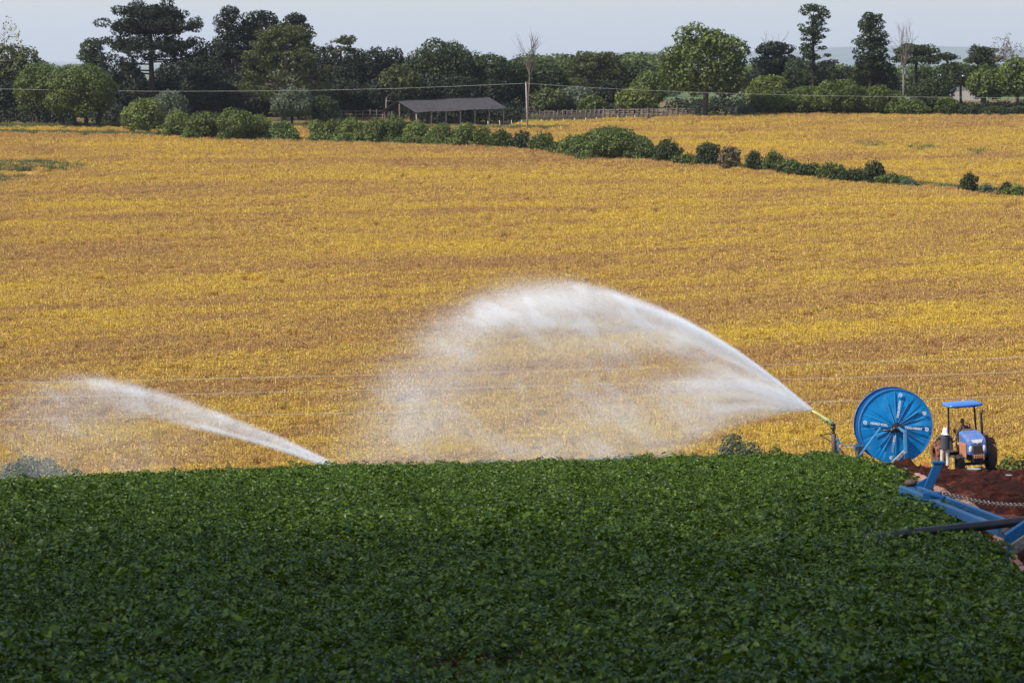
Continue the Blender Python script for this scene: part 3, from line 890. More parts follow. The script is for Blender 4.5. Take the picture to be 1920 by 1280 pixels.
# -------- middle
MG = 'trees behind the corral fence'
broadleaf(958, 106, 104, 750, 'deep', 'dark tree left of the bare tree behind the fence', cb=.06, group=MG)
broadleaf(1015, 116, 100, 765, 'deep', 'dark tree behind the bare tree and the fence', cb=.06, group=MG)
broadleaf(1030, 166, 76, 731, 'olive', 'low olive tree directly right of the utility pole', cb=.06, group=MG)
broadleaf(1078, 160, 80, 734, 'grey', 'low grey green tree behind the middle of the fence', cb=.06, group=MG)
broadleaf(1112, 180, 54, 729, 'mid', 'small round green tree behind the middle of the fence', cb=.05, group=MG)
araucaria(1112, 104, 158, 775, 'olive', 'broad olive umbrella pine between the bare tree and the biggest tree', tiers=4, depth=.5, per=9, tuft=.068, bark=BARKP)
broadleaf(1150, 150, 70, 752, 'dark', 'dark tree under the broad olive umbrella pine', cb=.06, group=MG)
broadleaf(1192, 164, 84, 731, 'light', 'light green low tree left of the biggest tree', cb=.06, group=MG)
broadleaf(1215, 132, 70, 745, 'mid', 'green tree half hidden by the left side of the biggest tree', cb=.06, group=MG)
broadleaf(1195, 116, 90, 775, 'deep', 'dark tree on the skyline left of the biggest tree', cb=.06, group=MG)
bare_tree(993, 48, 62, 733, 'tall bare tree with upswept branches near the utility pole', spread=.42, fork=.45, bark=BARK, name='bare_tree')
broadleaf(1320, 38, 190, 717, 'mid', 'biggest broad leafy green tree, standing alone over the fence end', cb=.06, n=74, k=(.13, .27), leafsize=.5, dens=.8, group='trees at the top of the field', bark=BARK)

# -------- right
RG = 'trees of the right wood'
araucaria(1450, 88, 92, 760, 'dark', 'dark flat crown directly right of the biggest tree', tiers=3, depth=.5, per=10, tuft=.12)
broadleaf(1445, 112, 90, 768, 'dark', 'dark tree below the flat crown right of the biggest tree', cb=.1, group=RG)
bare_tree(1468, 55, 55, 772, 'faint leaning bare tree left of the tall layered tree', spread=.8, fork=.55, lean=-.3, levels=3, kids=3, bark=BARKP)
broadleaf(1500, 112, 80, 752, 'deep', 'dark tree under the left side of the tall layered tree', cb=.08, group=RG)
layered(1524, 11, 102, 738, 'deep', 'tallest layered open tree of the right wood', cb=.34, tiers=13, shape=(1, 1, .8, .5, .62, .62, .3), gap=.72, dens=.8, per=(6, 9), flat=.34)
broadleaf(1548, 116, 70, 755, 'dark', 'dark tree under the right side of the tall layered tree', cb=.08, group=RG)
layered(1631, 28, 72, 740, 'deep', 'tall tree with a dense oval head on a bare trunk', cb=.40, tiers=12, shape=(.55, .9, 1, 1, .8, .4), gap=1.05, dens=.85, per=(8, 11), flat=.45)
broadleaf(1638, 104, 88, 746, 'deep', 'dark tree round the foot of the oval headed tree', cb=.06, group=RG)
broadleaf(1588, 122, 60, 770, 'dark', 'dark tree between the layered tree and the oval headed tree', cb=.06, group=RG)
bare_tree(1692, 28, 62, 735, 'bare tree with forked pale branches right of the oval headed tree', spread=.36, fork=.42, bark=BARKP)
araucaria(1716, 92, 112, 752, 'deep', 'flat umbrella pine behind the forked bare tree', tiers=2, depth=.16, per=12, tuft=.075, dome=.3)
araucaria(1775, 106, 36, 800, 'deep', 'small distant umbrella crown right of the flat umbrella pine', tiers=2, depth=.2, per=8, tuft=.16)
broadleaf(1735, 128, 90, 790, 'deep', 'dark tree below the flat umbrella pine', cb=.06, group=RG)
broadleaf(1800, 122, 80, 840, 'deep', 'distant dark tree above the pale shed roof', cb=.35, group=RG)
araucaria(1840, 94, 70, 800, 'deep', 'dark umbrella crown left of the sparse brown tree', tiers=3, depth=.35, per=9, tuft=.12)
broadleaf(1846, 122, 72, 736, 'mid', 'green tree on a bare trunk right of the pale shed roof', cb=.22, group=RG, bark=BARK)
broadleaf(1908, 104, 84, 734, 'mid', 'green tree cut off by the right edge of the photo', cb=.2, group=RG, bark=BARK)
bare_tree(1888, 58, 62, 748, 'sparse brown tree standing above the right edge trees', spread=.6, fork=.42, leaf='brown', levels=4, lsize=.3, lfrac=.5, bark=BARKP, name='sparse_tree')
BG = 'rounded bush trees along the right field edge'
for u, top, w, D, lf, lab in (
    (1437, 138, 84, 741, 'light', 'light green rounded bush tree right of the biggest tree'),
    (1398, 196, 40, 720, 'grey', 'small grey green bush at the foot of the biggest tree'),
    (1448, 172, 96, 726, 'mid', 'rounded bush tree at the left end of the right bush row'),
    (1510, 162, 100, 725, 'mid', 'rounded bush tree left of the highest domed bush'),
    (1573, 146, 124, 722, 'mid', 'highest domed bush tree of the right bush row'),
    (1640, 162, 110, 723, 'mid', 'sloping rounded bush tree right of the highest domed bush'),
    (1700, 186, 96, 721, 'mid', 'low rounded bush tree below the forked bare tree'),
    (1748, 140, 92, 729, 'deep', 'dark rounded tree below the flat umbrella pine'),
    (1775, 180, 50, 722, 'mid', 'green bush right of the dark rounded tree'),
    (1812, 197, 50, 721, 'deep', 'low dark bush below the pale shed roof'),
    (1862, 199, 66, 721, 'deep', 'low dark bush at the foot of the bare trunked green tree'),
    (1912, 198, 60, 721, 'deep', 'low dark bush at the right edge of the far field')):
    broadleaf(u, top, w, D, lf, lab, cb=.0, n=34, k=(.22, .36), leafsize=.32, group=BG, cat='bush', name='rounded_bush')

# -------- hedge row, from its far left end to its near right end (all stand on the hedge line)
hedge = [
    (328, 207, 44, 258, 'light', 0, 'light feathery bush at the left end of the hedge beside the big bushes'),
    (372, 212, 56, 262, 'mid', 0, 'green bush, second of the hedge counted from its left end'),
    (404, 213, 48, 260, 'mid', 0, 'green bush just left of the largest left hedge bush'),
    (450, 206, 66, 264, 'mid', 1, 'largest round bush in the left stretch of the hedge'),
    (495, 215, 48, 262, 'light', 0, 'light bush just right of the largest left hedge bush'),
    (532, 228, 44, 263, 'mid', 0, 'last bush before the gap in the hedge'),
    (602, 226, 38, 264, 'light', 0, 'first bush after the gap in the hedge'),
    (632, 225, 36, 265, 'mid', 0, 'narrow bush, second after the gap in the hedge'),
    (664, 221, 44, 266, 'light', 0, 'light bush, third after the gap in the hedge'),
    (704, 222, 48, 268, 'mid', 0, 'green bush left of the shed gable in the hedge'),
    (738, 218, 48, 268, 'mid', 0, 'green bush in front of the shed gable'),
    (785, 226, 46, 270, 'light', 0, 'light bush in front of the left shed posts'),
    (826, 233, 50, 272, 'mid', 0, 'green bush in front of the middle shed posts'),
    (878, 232, 40, 276, 'light', 1, 'pointed light bush in front of the right shed posts'),
    (910, 240, 36, 277, 'mid', 0, 'bush below the right end of the shed'),
    (942, 243, 38, 279, 'mid', 0, 'bush just left of the utility pole foot'),
    (980, 246, 36, 281, 'deep', 0, 'dark bush at the utility pole foot'),
    (1014, 248, 42, 284, 'mid', 0, 'bush just right of the utility pole foot'),
    (1070, 254, 50, 292, 'light', 0, 'light bush joined to the left of the largest hedge bush'),
    (1138, 240, 128, 298, 'mid', 2, 'largest wide round bush in the middle of the hedge'),
    (1196, 262, 52, 302, 'mid', 0, 'bush joined to the right of the largest hedge bush'),
    (1256, 262, 46, 306, 'deep', 1, 'upright dark bush, first beyond the largest hedge bush'),
    (1288, 290, 44, 311, 'mid', 0, 'low bush between the two upright dark bushes'),
    (1326, 268, 38, 312, 'deep', 1, 'upright dark bush leaning over the low bush'),
    (1366, 275, 34, 316, 'brown', 0, 'thin brownish half bare bush in the hedge'),
    (1418, 283, 30, 322, 'deep', 0, 'left one of the twin upright bushes in the hedge'),
    (1447, 284, 36, 324, 'mid', 0, 'right one of the twin upright bushes in the hedge'),
    (1482, 299, 46, 330, 'mid', 0, 'low bush right of the twin upright bushes'),
    (1520, 308, 48, 334, 'deep', 0, 'low dark bush in the right stretch of the hedge'),
    (1562, 308, 50, 339, 'mid', 0, 'low bush with a raised tuft in the right stretch of the hedge'),
    (1602, 318, 48, 343, 'deep', 0, 'low bush left of the leaning hedge tree'),
    (1640, 302, 34, 346, 'deep', 0, 'small leaning hedge tree with a round head'),
    (1668, 328, 48, 349, 'mid', 0, 'low bush right of the leaning hedge tree'),
    (1706, 338, 36, 352, 'grey', 0, 'small greyish bush at the end of the low hedge stretch'),
    (1816, 326, 28, 362, 'deep', 0, 'lone upright dark bush near the right edge'),
    (1848, 348, 26, 366, 'grey', 0, 'thin greyish bush right of the lone upright bush'),
    (1886, 344, 26, 369, 'deep', 0, 'dark upright bush at the right end of the hedge'),
    (1908, 350, 40, 371, 'light', 0, 'light bush at the right end of the hedge'),
]
for u, top, w, base, lf, big, lab in hedge:
    p = gp(u, base, 0.3, 480, 715); D = p.y
    bush(u, top, w * 1.26, D, lf, lab, n=(15, 20, 34)[big], leafsize=.29, k=((.22, .50) if big < 2 else (.17, .36)), lean=float(np.sin(u) * .12))
# valley bushes beyond the crest
bush(1388, 816, 132, 203, 'grey', 'grey green bush in the valley behind the spray of the big jet', group='valley bushes beyond the potato crest', n=22, leafsize=.13, k=(.25, .4), name='valley_bush')
bush(1462, 836, 42, 206, 'mid', 'small green bush in the valley left of the sprinkler', group='valley bushes beyond the potato crest', leafsize=.12, name='valley_bush')
bush(38, 848, 150, 206, 'grey', 'grey green bush bank behind the left spray at the photo edge', group='valley bushes beyond the potato crest', n=22, leafsize=.14, k=(.25, .4), name='valley_bush')
bush(120, 868, 120, 200, 'mid', 'lower green bush bank under the left spray', group='valley bushes beyond the potato crest', n=18, leafsize=.14, k=(.25, .4), name='valley_bush')
bush(1905, 853, 60, 192, 'mid', 'green bush behind the red earth right of the tractor', group='valley bushes beyond the potato crest', leafsize=.13, name='valley_bush')

# uncountable: undergrowth put in as shade below the wood, and the far wooded ridge
def undergrowth():
    rng = rg(); lobes = []
    for u0, u1, D0, D1, n, h0 in ((-80, 960, 726, 765, 210, 2.6), (1400, 2050, 724, 760, 120, 2.2), (960, 1400, 735, 775, 80, 2.4), (-120, 225, 700, 724, 70, 3.4), (735, 965, 712, 728, 60, 3.0)):
        for _ in range(n):
            D = rng.uniform(D0, D1); x = gx(rng.uniform(u0, u1), D); s = rng.uniform(.8, 1.6)
            lobes.append(((x, D, zg1(x, D) + h0*.3*rng.uniform(.6, 1.3)), (1.7*s, 1.4*s, h0*.5*s)))
    V, F = shell_leaves(rng, lobes, .45, .55)
    tag(link('undergrowth', np_mesh('undergrowth', V, F), LEAF['dark']), 'dark undergrowth added for the shade between the trunks of the wood', 'undergrowth', kind='stuff')
undergrowth()
def hedge_growth():
    rng = rg(); lobes = []
    for u0, u1, n, h0 in ((300, 552, 130, 2.2), (586, 1062, 230, 1.9), (1062, 1345, 110, 1.5), (1380, 1700, 140, 1.4), (1770, 2000, 30, .9)):
        for _ in range(n):
            u = rng.uniform(u0, u1); D = 640.0
            for _k in range(6): D = float(hedge_y(gx(u, D)))
            D += rng.normal(0, 1.0); x = gx(u, D); s = rng.uniform(.5, 1.25)
            lobes.append(((x, D, zg1(x, D) + h0*.35*s), (1.1*s, .9*s, h0*.6*s)))
    V, F = shell_leaves(rng, lobes, .30, .8)
    tag(link('hedge_growth', np_mesh('hedge_growth', V, F), LEAF['mid']), 'low tangled growth at the foot of the hedge row', 'undergrowth', kind='stuff')
hedge_growth()
def far_woods():
    rng = rg(); lobes = []
    for u0, u1, D, top, n, s0 in ((985, 1260, 1500, 98, 46, 7.5), (960, 1130, 1380, 108, 24, 7), (1400, 1960, 1450, 116, 70, 6.5), (1150, 1260, 1900, 100, 16, 8)):
        for _ in range(n):
            u = rng.uniform(u0, u1); d = D * rng.uniform(.96, 1.06); x = gx(u, d)
            zt = W(u, top + rng.uniform(0, 14), d).z; s = s0 * rng.uniform(.6, 1.1); z0 = zg1(x, d)
            lobes.append(((x, d, zt - s*.7), (s, s, s*.7)))
            lobes.append(((x, d, (zt + z0)/2 - s*.3), (s*.9, s*.9, max(1.0, (zt - z0)*.45))))
    V, F = shell_leaves(rng, lobes, 1.0, .6)
    tag(link('far_woods', np_mesh('far_woods', V, F), LEAF['mid']), 'hazy wooded ridge in the distance behind the trees', 'far woods', kind='stuff')
far_woods()
rng0 = rg()
def far_tree():
    root = tree_root('distant_tree', 1183, 3600, 'pale blue distant tree clump on the skyline', 'tree', None)
    h = W(1183, 91, 3600).z - root.location.z
    lobes = [((a, 0, h*.72 + b), (6.5, 6, 8)) for a, b in ((-6, -3), (0, 0), (5, -1), (9, -6), (-11, -9), (0, -12))]
    V, F = shell_leaves(rng0, lobes, 1.2, 1.0); put_crown(V, F, LEAF['mid'], root)
    MB().tube([(0, 0, -1), (0, 0, h*.7)], [1.2, .6], 8).build('trunk', BARKD, root, True)
far_tree()
# ------------------------------------------------------------------ paints
BLUE = paint('machine_blue', (0.014, 0.16, 0.45), 0.4, (0.12, 0.15, 0.17), 0.35, 1.6)
BLUE2 = paint('faded_blue', (0.05, 0.23, 0.42), 0.5, (0.2, 0.2, 0.2), 0.5, 3.0)
BLUE3 = paint('boom_blue', (0.003, 0.075, 0.20), 0.55, (0.03, 0.045, 0.06), 0.45, 2.5, 0.0, 0.25)
TBLUE = paint('tractor_blue', (0.05, 0.13, 0.36), 0.4, (0.30, 0.20, 0.15), 0.6, 2.2)
ROOFB = paint('sunshade_blue', (0.035, 0.13, 0.40), 0.35, (0.2, 0.2, 0.22), 0.25, 2.0)
BLACK = paint('black_metal', (0.015, 0.014, 0.014), 0.5, (0.09, 0.05, 0.03), 0.3, 4)
RUST = paint('rusty_metal', (0.075, 0.045, 0.03), 0.75, (0.03, 0.022, 0.018), 0.6, 6)
TYRE = paint('muddy_tyre', (0.19, 0.07, 0.036), 0.9, (0.02, 0.018, 0.017), 0.6, 4)
CLAYTYRE = paint('clay_caked_tyre', (0.30, 0.10, 0.018), 0.9, (0.13, 0.045, 0.015), 0.5, 5)
RUBBER = paint('dark_rubber', (0.02, 0.018, 0.018), 0.8, (0.07, 0.03, 0.018), 0.6, 4)
WHITE = paint('white_lettering', (0.72, 0.73, 0.75), 0.5, (0.25, 0.35, 0.5), 0.5, 9)
GREYW = paint('worn_grey', (0.42, 0.44, 0.45), 0.6, (0.2, 0.16, 0.13), 0.5, 6)
PALEY = paint('pale_yellow_paint', (0.62, 0.58, 0.20), 0.4, (0.25, 0.3, 0.12), 0.35, 9)
PALEG = paint('pale_green_paint', (0.22, 0.33, 0.16), 0.5, (0.1, 0.12, 0.08), 0.5, 9)
CLAY = paint('dusty_clay', (0.40, 0.17, 0.085), 0.85, (0.22, 0.08, 0.04), 0.6, 4)
LAMP = paint('lamp_glass', (0.55, 0.56, 0.55), 0.15, (0.4, 0.35, 0.3), 0.3, 8)
SKIN = paint('skin', (0.22, 0.10, 0.065), 0.6, (0.18, 0.08, 0.05), 0.3, 9)
SKIND = paint('tanned_skin', (0.14, 0.062, 0.04), 0.6, (0.10, 0.045, 0.03), 0.3, 9)
HAIR = paint('black_hair', (0.008, 0.007, 0.006), 0.6, (0.02, 0.016, 0.012), 0.3, 20)
SHIRT = paint('charcoal_cotton', (0.045, 0.042, 0.05), 0.9, (0.09, 0.07, 0.065), 0.4, 7)
TROUS = paint('cream_cotton', (0.50, 0.45, 0.37), 0.9, (0.28, 0.17, 0.12), 0.5, 6)
CLOTH = paint('white_cotton', (0.72, 0.70, 0.66), 0.9, (0.5, 0.45, 0.4), 0.4, 8)
DARKSHIRT = paint('dark_jersey', (0.028, 0.026, 0.032), 0.9, (0.05, 0.045, 0.045), 0.4, 7)
JEANS = paint('denim', (0.03, 0.04, 0.07), 0.9, (0.08, 0.05, 0.04), 0.4, 7)
BOOT = paint('dark_boots', (0.03, 0.02, 0.015), 0.7, (0.1, 0.04, 0.02), 0.6, 9)
HOSE = paint('black_hose', (0.016, 0.015, 0.018), 0.42, (0.07, 0.045, 0.035), 0.5, 2.5)
DUCT = paint('clay_coloured_duct', (0.30, 0.145, 0.085), 0.8, (0.13, 0.05, 0.028), 0.8, 3)
STEEL = paint('worn_steel', (0.22, 0.19, 0.165), 0.4, (0.14, 0.08, 0.05), 0.5, 20, 0.7)
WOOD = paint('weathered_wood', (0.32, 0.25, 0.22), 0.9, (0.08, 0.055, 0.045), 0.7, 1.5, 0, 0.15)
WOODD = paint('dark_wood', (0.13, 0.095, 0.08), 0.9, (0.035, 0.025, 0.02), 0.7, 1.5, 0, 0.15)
PEGW = paint('pale_post', (0.48, 0.44, 0.38), 0.85, (0.25, 0.2, 0.16), 0.5, 3)
ROOFG = paint('old_fibre_cement', (0.055, 0.050, 0.052), 0.9, (0.028, 0.025, 0.026), 0.8, 0.9, 0, 0.15)
DIMWIRE = paint('dim_wire', (0.32, 0.30, 0.27), 0.6, (0.15, 0.14, 0.12), 0.3, 1)
WIREM = paint('pale_wire', (0.50, 0.46, 0.38), 0.5, (0.4, 0.36, 0.3), 0.3, 1)

def text_mesh(s, size, depth=0.004):
    cu = bpy.data.curves.new('writing', 'FONT'); cu.body = s; cu.size = size; cu.extrude = depth; cu.offset = 0.010 * size / 0.2
    cu.align_x = 'CENTER'; cu.align_y = 'CENTER'
    o = bpy.data.objects.new('writing', cu); COL.objects.link(o)
    bpy.context.view_layer.update()
    dg = bpy.context.evaluated_depsgraph_get()
    me = bpy.data.meshes.new_from_object(o.evaluated_get(dg))
    bpy.data.objects.remove(o); me.materials.clear()
    return me

# ------------------------------------------------------------------ hose reel machine
S = FPX / 171.0
b0 = W(1680, 884, 171)
reel = empty('hose_reel', b0, (0, 0, R(7)))
tag(reel, 'big blue hose reel machine with lettered round side beside the potato crop', 'hose reel')
def L(u, v, dy=0.0): return Vector(((u - 1680) / S, dy, (884 - v) / S))
hub = L(1678.5, 798)
RR = 1.66
# side disc with pressed radial creases
nA, radii = 144, [0.10, 0.22, 0.45, 0.8, 1.15, 1.45, 1.60, RR]
rngd = np.random.default_rng(3)
crease = rngd.choice(np.arange(nA), 26, replace=False)
prof_a = np.zeros(nA)
for c in crease:
    for d_, h_ in ((-2, .3), (-1, .8), (0, 1), (1, -.9), (2, -.4)): prof_a[(c + d_) % nA] += h_ * rngd.uniform(.5, 1.2)
V = []; F = []
for i, r in enumerate(radii):
    f = np.interp(r, [0.1, .3, .9, 1.5, RR], [1, 1, .75, .25, 0])
    for k in range(nA):
        a = 2*math.pi*k/nA
        y = -0.10 * (1 - r/RR) + 0.018 * prof_a[k] * f + 0.014 * (vnoise(np.array(r*3), np.array(k/9.0), 4) - .5)
        V.append((r*math.cos(a), float(y), r*math.sin(a)))
for i in range(len(radii)-1):
    for k in range(nA):
        k2 = (k+1) % nA; F.append((i*nA+k, i*nA+k2, (i+1)*nA+k2, (i+1)*nA+k))
me = np_mesh('disc', np.array(V), np.array(F), False)
def disc_paint():
    m, nt, b = newmat('disc_blue')
    tc = nt.nodes.new('ShaderNodeTexCoord')
    n1 = noise_node(nt, 1.5, 5, .6, tc.outputs['Object']); n2 = noise_node(nt, 9, 5, .7, tc.outputs['Object'])
    r = ramp_node(nt, n1.outputs[0], [(.32, (0.003, 0.15, 0.37)), (.55, (0.004, 0.215, 0.52)), (.75, (0.06, 0.25, 0.50))])
    sc = ramp_node(nt, n2.outputs[0], [(.62, (0, 0, 0)), (.72, (.5, .5, .5))])
    mx = nt.nodes.new('ShaderNodeMix'); mx.data_type = 'RGBA'; nt.links.new(sc.outputs[0], mx.inputs[0]); nt.links.new(r.outputs[0], mx.inputs[6])
    mx.inputs[7].default_value = (0.12, 0.13, 0.16, 1)
    nt.links.new(mx.outputs[2], b.inputs['Base Color']); b.inputs['Roughness'].default_value = .5; b.inputs['Specular IOR Level'].default_value = .25
    return m
disc = link('side_disc', me, disc_paint(), reel); disc.location = hub
m_ = MB(); m_.lathe([(RR-.03, -.03), (RR+.025, -.03), (RR+.025, .06), (RR-.03, .06)], (0, 0, 0), 'Y', 72, True)
rim = m_.build('rim', BLUE, disc)
for ang, has_text in ((172, 1), (82, 1), (-6, 1), (262, 1), (24, 0)):
    a = R(ang); rad = Vector((math.cos(a), 0, math.sin(a)))
    q = Matrix.Rotation(a + math.pi, 4, (0, -1, 0)) @ Matrix.Rotation(math.pi/2, 4, 'X')
    if has_text:
        t = link('lettering', text_mesh('HIDRO ROLL', 0.135), WHITE, disc)
        p = rad * 0.78; p.y = -0.125; t.matrix_local = Matrix.Translation(p) @ q
    lg = MB(); lg.lathe([(.048, 0), (.085, 0), (.085, .012), (.048, .012)], (0, 0, 0), 'Z', 20, True)
    lg.box((.0, .0, .006), (.03, .075, .010)); lg.box((.075, -.085, .006), (.06, .022, .010))
    l_ = lg.build('emblem', WHITE, disc); p = rad * 1.42; p.y = -0.075; l_.matrix_local = Matrix.Translation(p) @ q
m_ = MB()
for ang in (90, -2, 172, 262):
    a = R(ang + 3); c, s_ = math.cos(a), math.sin(a)
    m_.bar((c*.15, -.128, s_*.15), (c*1.6, -.045, s_*1.6), .014, .02, (0, 1, 0))
for ang in (38, 33, 14, -22, -36, 120, 226, 205, 240, 63): 
    a = R(ang); c, s_ = math.cos(a), math.sin(a)
    m_.bar((c*.15, -.122, s_*.15), (c*rngd.uniform(.8, 1.5), -.055, s_*rngd.uniform(.95, 1.05)*(c and s_ and abs(s_)/abs(s_))*0 + s_*1.2), .022, .03, (0, 1, 0))
m_.build('radial_rib', BLUE2, disc)
m_ = MB(); m_.lathe([(.0, -.26), (.09, -.26), (.10, -.20), (.17, -.20), (.19, -.14), (.17, -.08), (.0, -.08)], (0, 0, 0), 'Y', 20)
for k in range(10): a = 6.28*k/10; m_.box((.175*math.cos(a), -.15, .175*math.sin(a)), (.05, .08, .05), (0, -a, 0))
h_ = m_.build('hub', BLACK, disc, False, .006)
m_ = MB(); m_.lathe([(.30, .08), (.62, .08), (.62, 1.0), (.30, 1.0)], (0, 0, 0), 'Y', 40, True)
for i in range(7): m_.lathe([(.62 + .06*math.cos(t), .16 + .12*i + .06*math.sin(t)) for t in np.linspace(0, 6.28, 8, endpoint=False)], (0, 0, 0), 'Y', 40, True)
dr = m_.build('hose_drum', HOSE, reel, True); dr.location = hub
m_ = MB(); m_.lathe([(.1, 1.02), (RR, 1.02), (RR+.03, .99), (RR+.03, 1.08), (RR, 1.06), (.1, 1.06)], (0, 0, 0), 'Y', 72)
bd = m_.build('side_disc', BLUE, reel); bd.location = hub
# frame in front of the disc
m_ = MB(); m_.bar(L(1692, 804, -.46), L(1694.5, 872, -.52), .14, .12); m_.bar(L(1690.5, 806, -.46), L(1680, 799, -.36), .12, .12); m_.build('post', BLUE2, reel, False, .01)
m_ = MB(); m_.bar(L(1646, 799, -.40), L(1603, 852, -.6), .08, .07, (0, 1, 0)); m_.build('strut', BLUE2, reel, False, .01)
m_ = MB(); m_.tube([L(1650, 804, -.40), L(1663, 804.5, -.40), L(1677, 801, -.36)], .05, 8); m_.ell(L(1669, 804, -.40), (.12, .10, .12)); m_.ell(L(1673, 801, -.40), (.1, .10, .1)); m_.tube([L(1678, 799, -.3), L(1679, 806, -.38)], .12, 10); m_.build('gearbox', BLACK, reel, True)
m_ = MB(); m_.bar(L(1691, 843, -.60), L(1665, 867, -.62), .17, .03, (0, 1, 0)); pl = m_.build('name_board', GREYW, reel, False, .006)
m_ = MB()
for k in range(11):
    p = L(1688, 846, -.64).lerp(L(1669.5, 863.5, -.66), k / 10.5)
    m_.box(p, (.035 if k % 3 else .012, .006, .075), (0, R(-42), 0))
m_.build('lettering', BLACK, pl)
m_ = MB(); m_.bar(L(1668, 866.5, -.2), L(1700, 866.5, -.2), .14, .1); m_.bar(L(1668, 866.5, .9), L(1700, 866.5, .9), .14, .1); m_.bar(L(1674, 867, -.3), L(1674, 867, 1.1), .12, .1); m_.bar(L(1695, 867, -.3), L(1695, 867, 1.1), .12, .1); m_.build('chassis', BLACK, reel, False, .01)
m_ = MB(); m_.bar(L(1672, 873.5, -.55), L(1702, 872.5, -.5), .2, .12); m_.bar(L(1642, 868, -.5), L(1676, 873, -.5), .14, .1); m_.build('base_beam', BLUE2, reel, False, .01)
m_ = MB(); m_.bar(L(1612, 833.5, .2), L(1575, 833.5, .0), .045, .05); m_.bar(L(1603, 839, .2), L(1622, 837, .3), .10, .14); m_.bar(L(1602, 833, .15), L(1602, 842, .15), .07, .06); m_.build('drawbar', BLUE2, reel, False, .006)
m_ = MB(); m_.bar(L(1698, 875.5, -.2), L(1726, 875.5, -.35), .06, .06); m_.build('axle', BLACK, reel)
def tyre(mb, c, r, w, lugs=16, lug=.035, axis='X'):
    c = Vector(c); pr = [(r*.62, -w*.40), (r*.80, -w*.5), (r*.94, -w*.48), (r, -w*.34), (r*1.01, 0), (r, w*.34), (r*.94, w*.48), (r*.80, w*.5), (r*.62, w*.40)]
    mb.lathe(pr, c, axis, 36, True)
    for k in range(lugs):
        for sgn in (-1, 1):
            a = 2*math.pi*(k + (.5 if sgn > 0 else 0))/lugs; a2 = a + .24
            P0 = Vector((sgn*w*.46, math.cos(a2)*(r-.01), math.sin(a2)*(r-.01))); P1 = Vector((-sgn*w*.03, math.cos(a)*(r+.012), math.sin(a)*(r+.012)))
            mb.bar(c + P0, c + P1, .045*r/.6, lug*2, Vector((0, math.cos(a), math.sin(a))))
def rim_mb(c, r, w):
    mb = MB(); mb.lathe([(r*.64, -w*.42), (r*.60, -w*.36), (r*.56, -w*.1), (r*.22, -w*.06), (r*.2, -w*.2), (0.0, -w*.2)], c, 'X', 24)
    mb.lathe([(r*.64, w*.42), (r*.60, w*.36), (r*.56, w*.1), (r*.22, w*.06), (r*.2, w*.2), (0.0, w*.2)], c, 'X', 24)
    return mb
for c, r, w, mt in ((L(1730, 879, -.40), .33, .30, CLAYTYRE), (L(1617, 848, .9), .34, .24, RUBBER)):
    wh = MB(); wh.lathe([(.05, -.02), (.05, .02)], c, 'X', 8); wr = rim_mb(c, r, w).build('wheel', RUST, reel)
    tm = MB(); tyre(tm, c, r, w, 12, .012); tm.build('tyre', mt, wr)

# ------------------------------------------------------------------ sprinkler gun on its stand
g0 = W(1566, 864, 170); SG = FPX / 170.0
gun = empty('sprinkler_gun', g0)
tag(gun, 'rain gun sprinkler with a pale yellow barrel on a rusty riser, throwing the big jet', 'sprinkler gun')
def G(u, v, dy=0.0): return Vector(((u - 1566) / SG, dy, (864 - v) / SG))
m_ = MB(); m_.tube([G(1521.5, 768.5), G(1530, 773.8), G(1548, 785), G(1561, 793.5)], [.035, .055, .075, .085], 12); m_.lathe([(.07, -.02), (.07, .02)], G(1561, 793), 'Z', 12); m_.build('barrel', PALEY, gun, True)
m_ = MB(); m_.tube([G(1561, 796), G(1549, 790), G(1541, 786)], .045, 8); m_.box(G(1544, 786.5), (.24, .16, .09), (0, R(30), 0)); m_.box(G(1556, 791), (.12, .2, .12), (0, R(30), 0)); m_.bar(G(1561, 787), G(1561, 795), .06, .06); m_.build('drive_arm', PALEG, gun, False, .008)
m_ = MB(); m_.lathe([(.0, -.09), (.13, -.09), (.13, -.03), (.10, -.02), (.10, .06), (.12, .07), (.12, .11), (.0, .11)], G(1561.5, 798), 'Z', 16); m_.tube([G(1561.5, 800), G(1562, 812)], .075, 10)
for v_ in (804, 809): m_.lathe([(.1, -.02), (.1, .02), (0, .02)], G(1562, v_), 'Z', 12)
m_.build('swivel', BLACK, gun, True)
m_ = MB(); m_.tube([G(1562, 812), G(1564, 838), G(1565, 864)], [.10, .115, .115], 12); m_.bar(G(1566.5, 812), G(1567, 858), .05, .06); m_.build('riser', RUST, gun, True)
m_ = MB(); m_.bar(G(1537, 814.5), G(1562, 812), .04, .05); m_.bar(G(1537, 815), G(1562, 829), .04, .05); m_.bar(G(1543, 819), G(1543.5, 838), .02, .02); m_.build('side_bracket', RUST, gun)
m_ = MB(); m_.bar(G(1571, 820), G(1571.5, 856), .09, .10); m_.box(G(1570, 822), (.16, .14, .10)); m_.bar(G(1568, 826), G(1576, 831), .06, .12); m_.build('stand', BLUE2, gun, False, .008)
m_ = MB(); m_.bar(G(1574, 839), G(1582, 851), .05, .06); m_.tube([G(1564, 846), G(1552, 848), G(1544, 851.5), G(1536, 851), G(1529, 846)], .04, 8); m_.tube([G(1536, 850), G(1535, 844)], .02, 6); m_.build('feed_hose', RUBBER, gun, True)

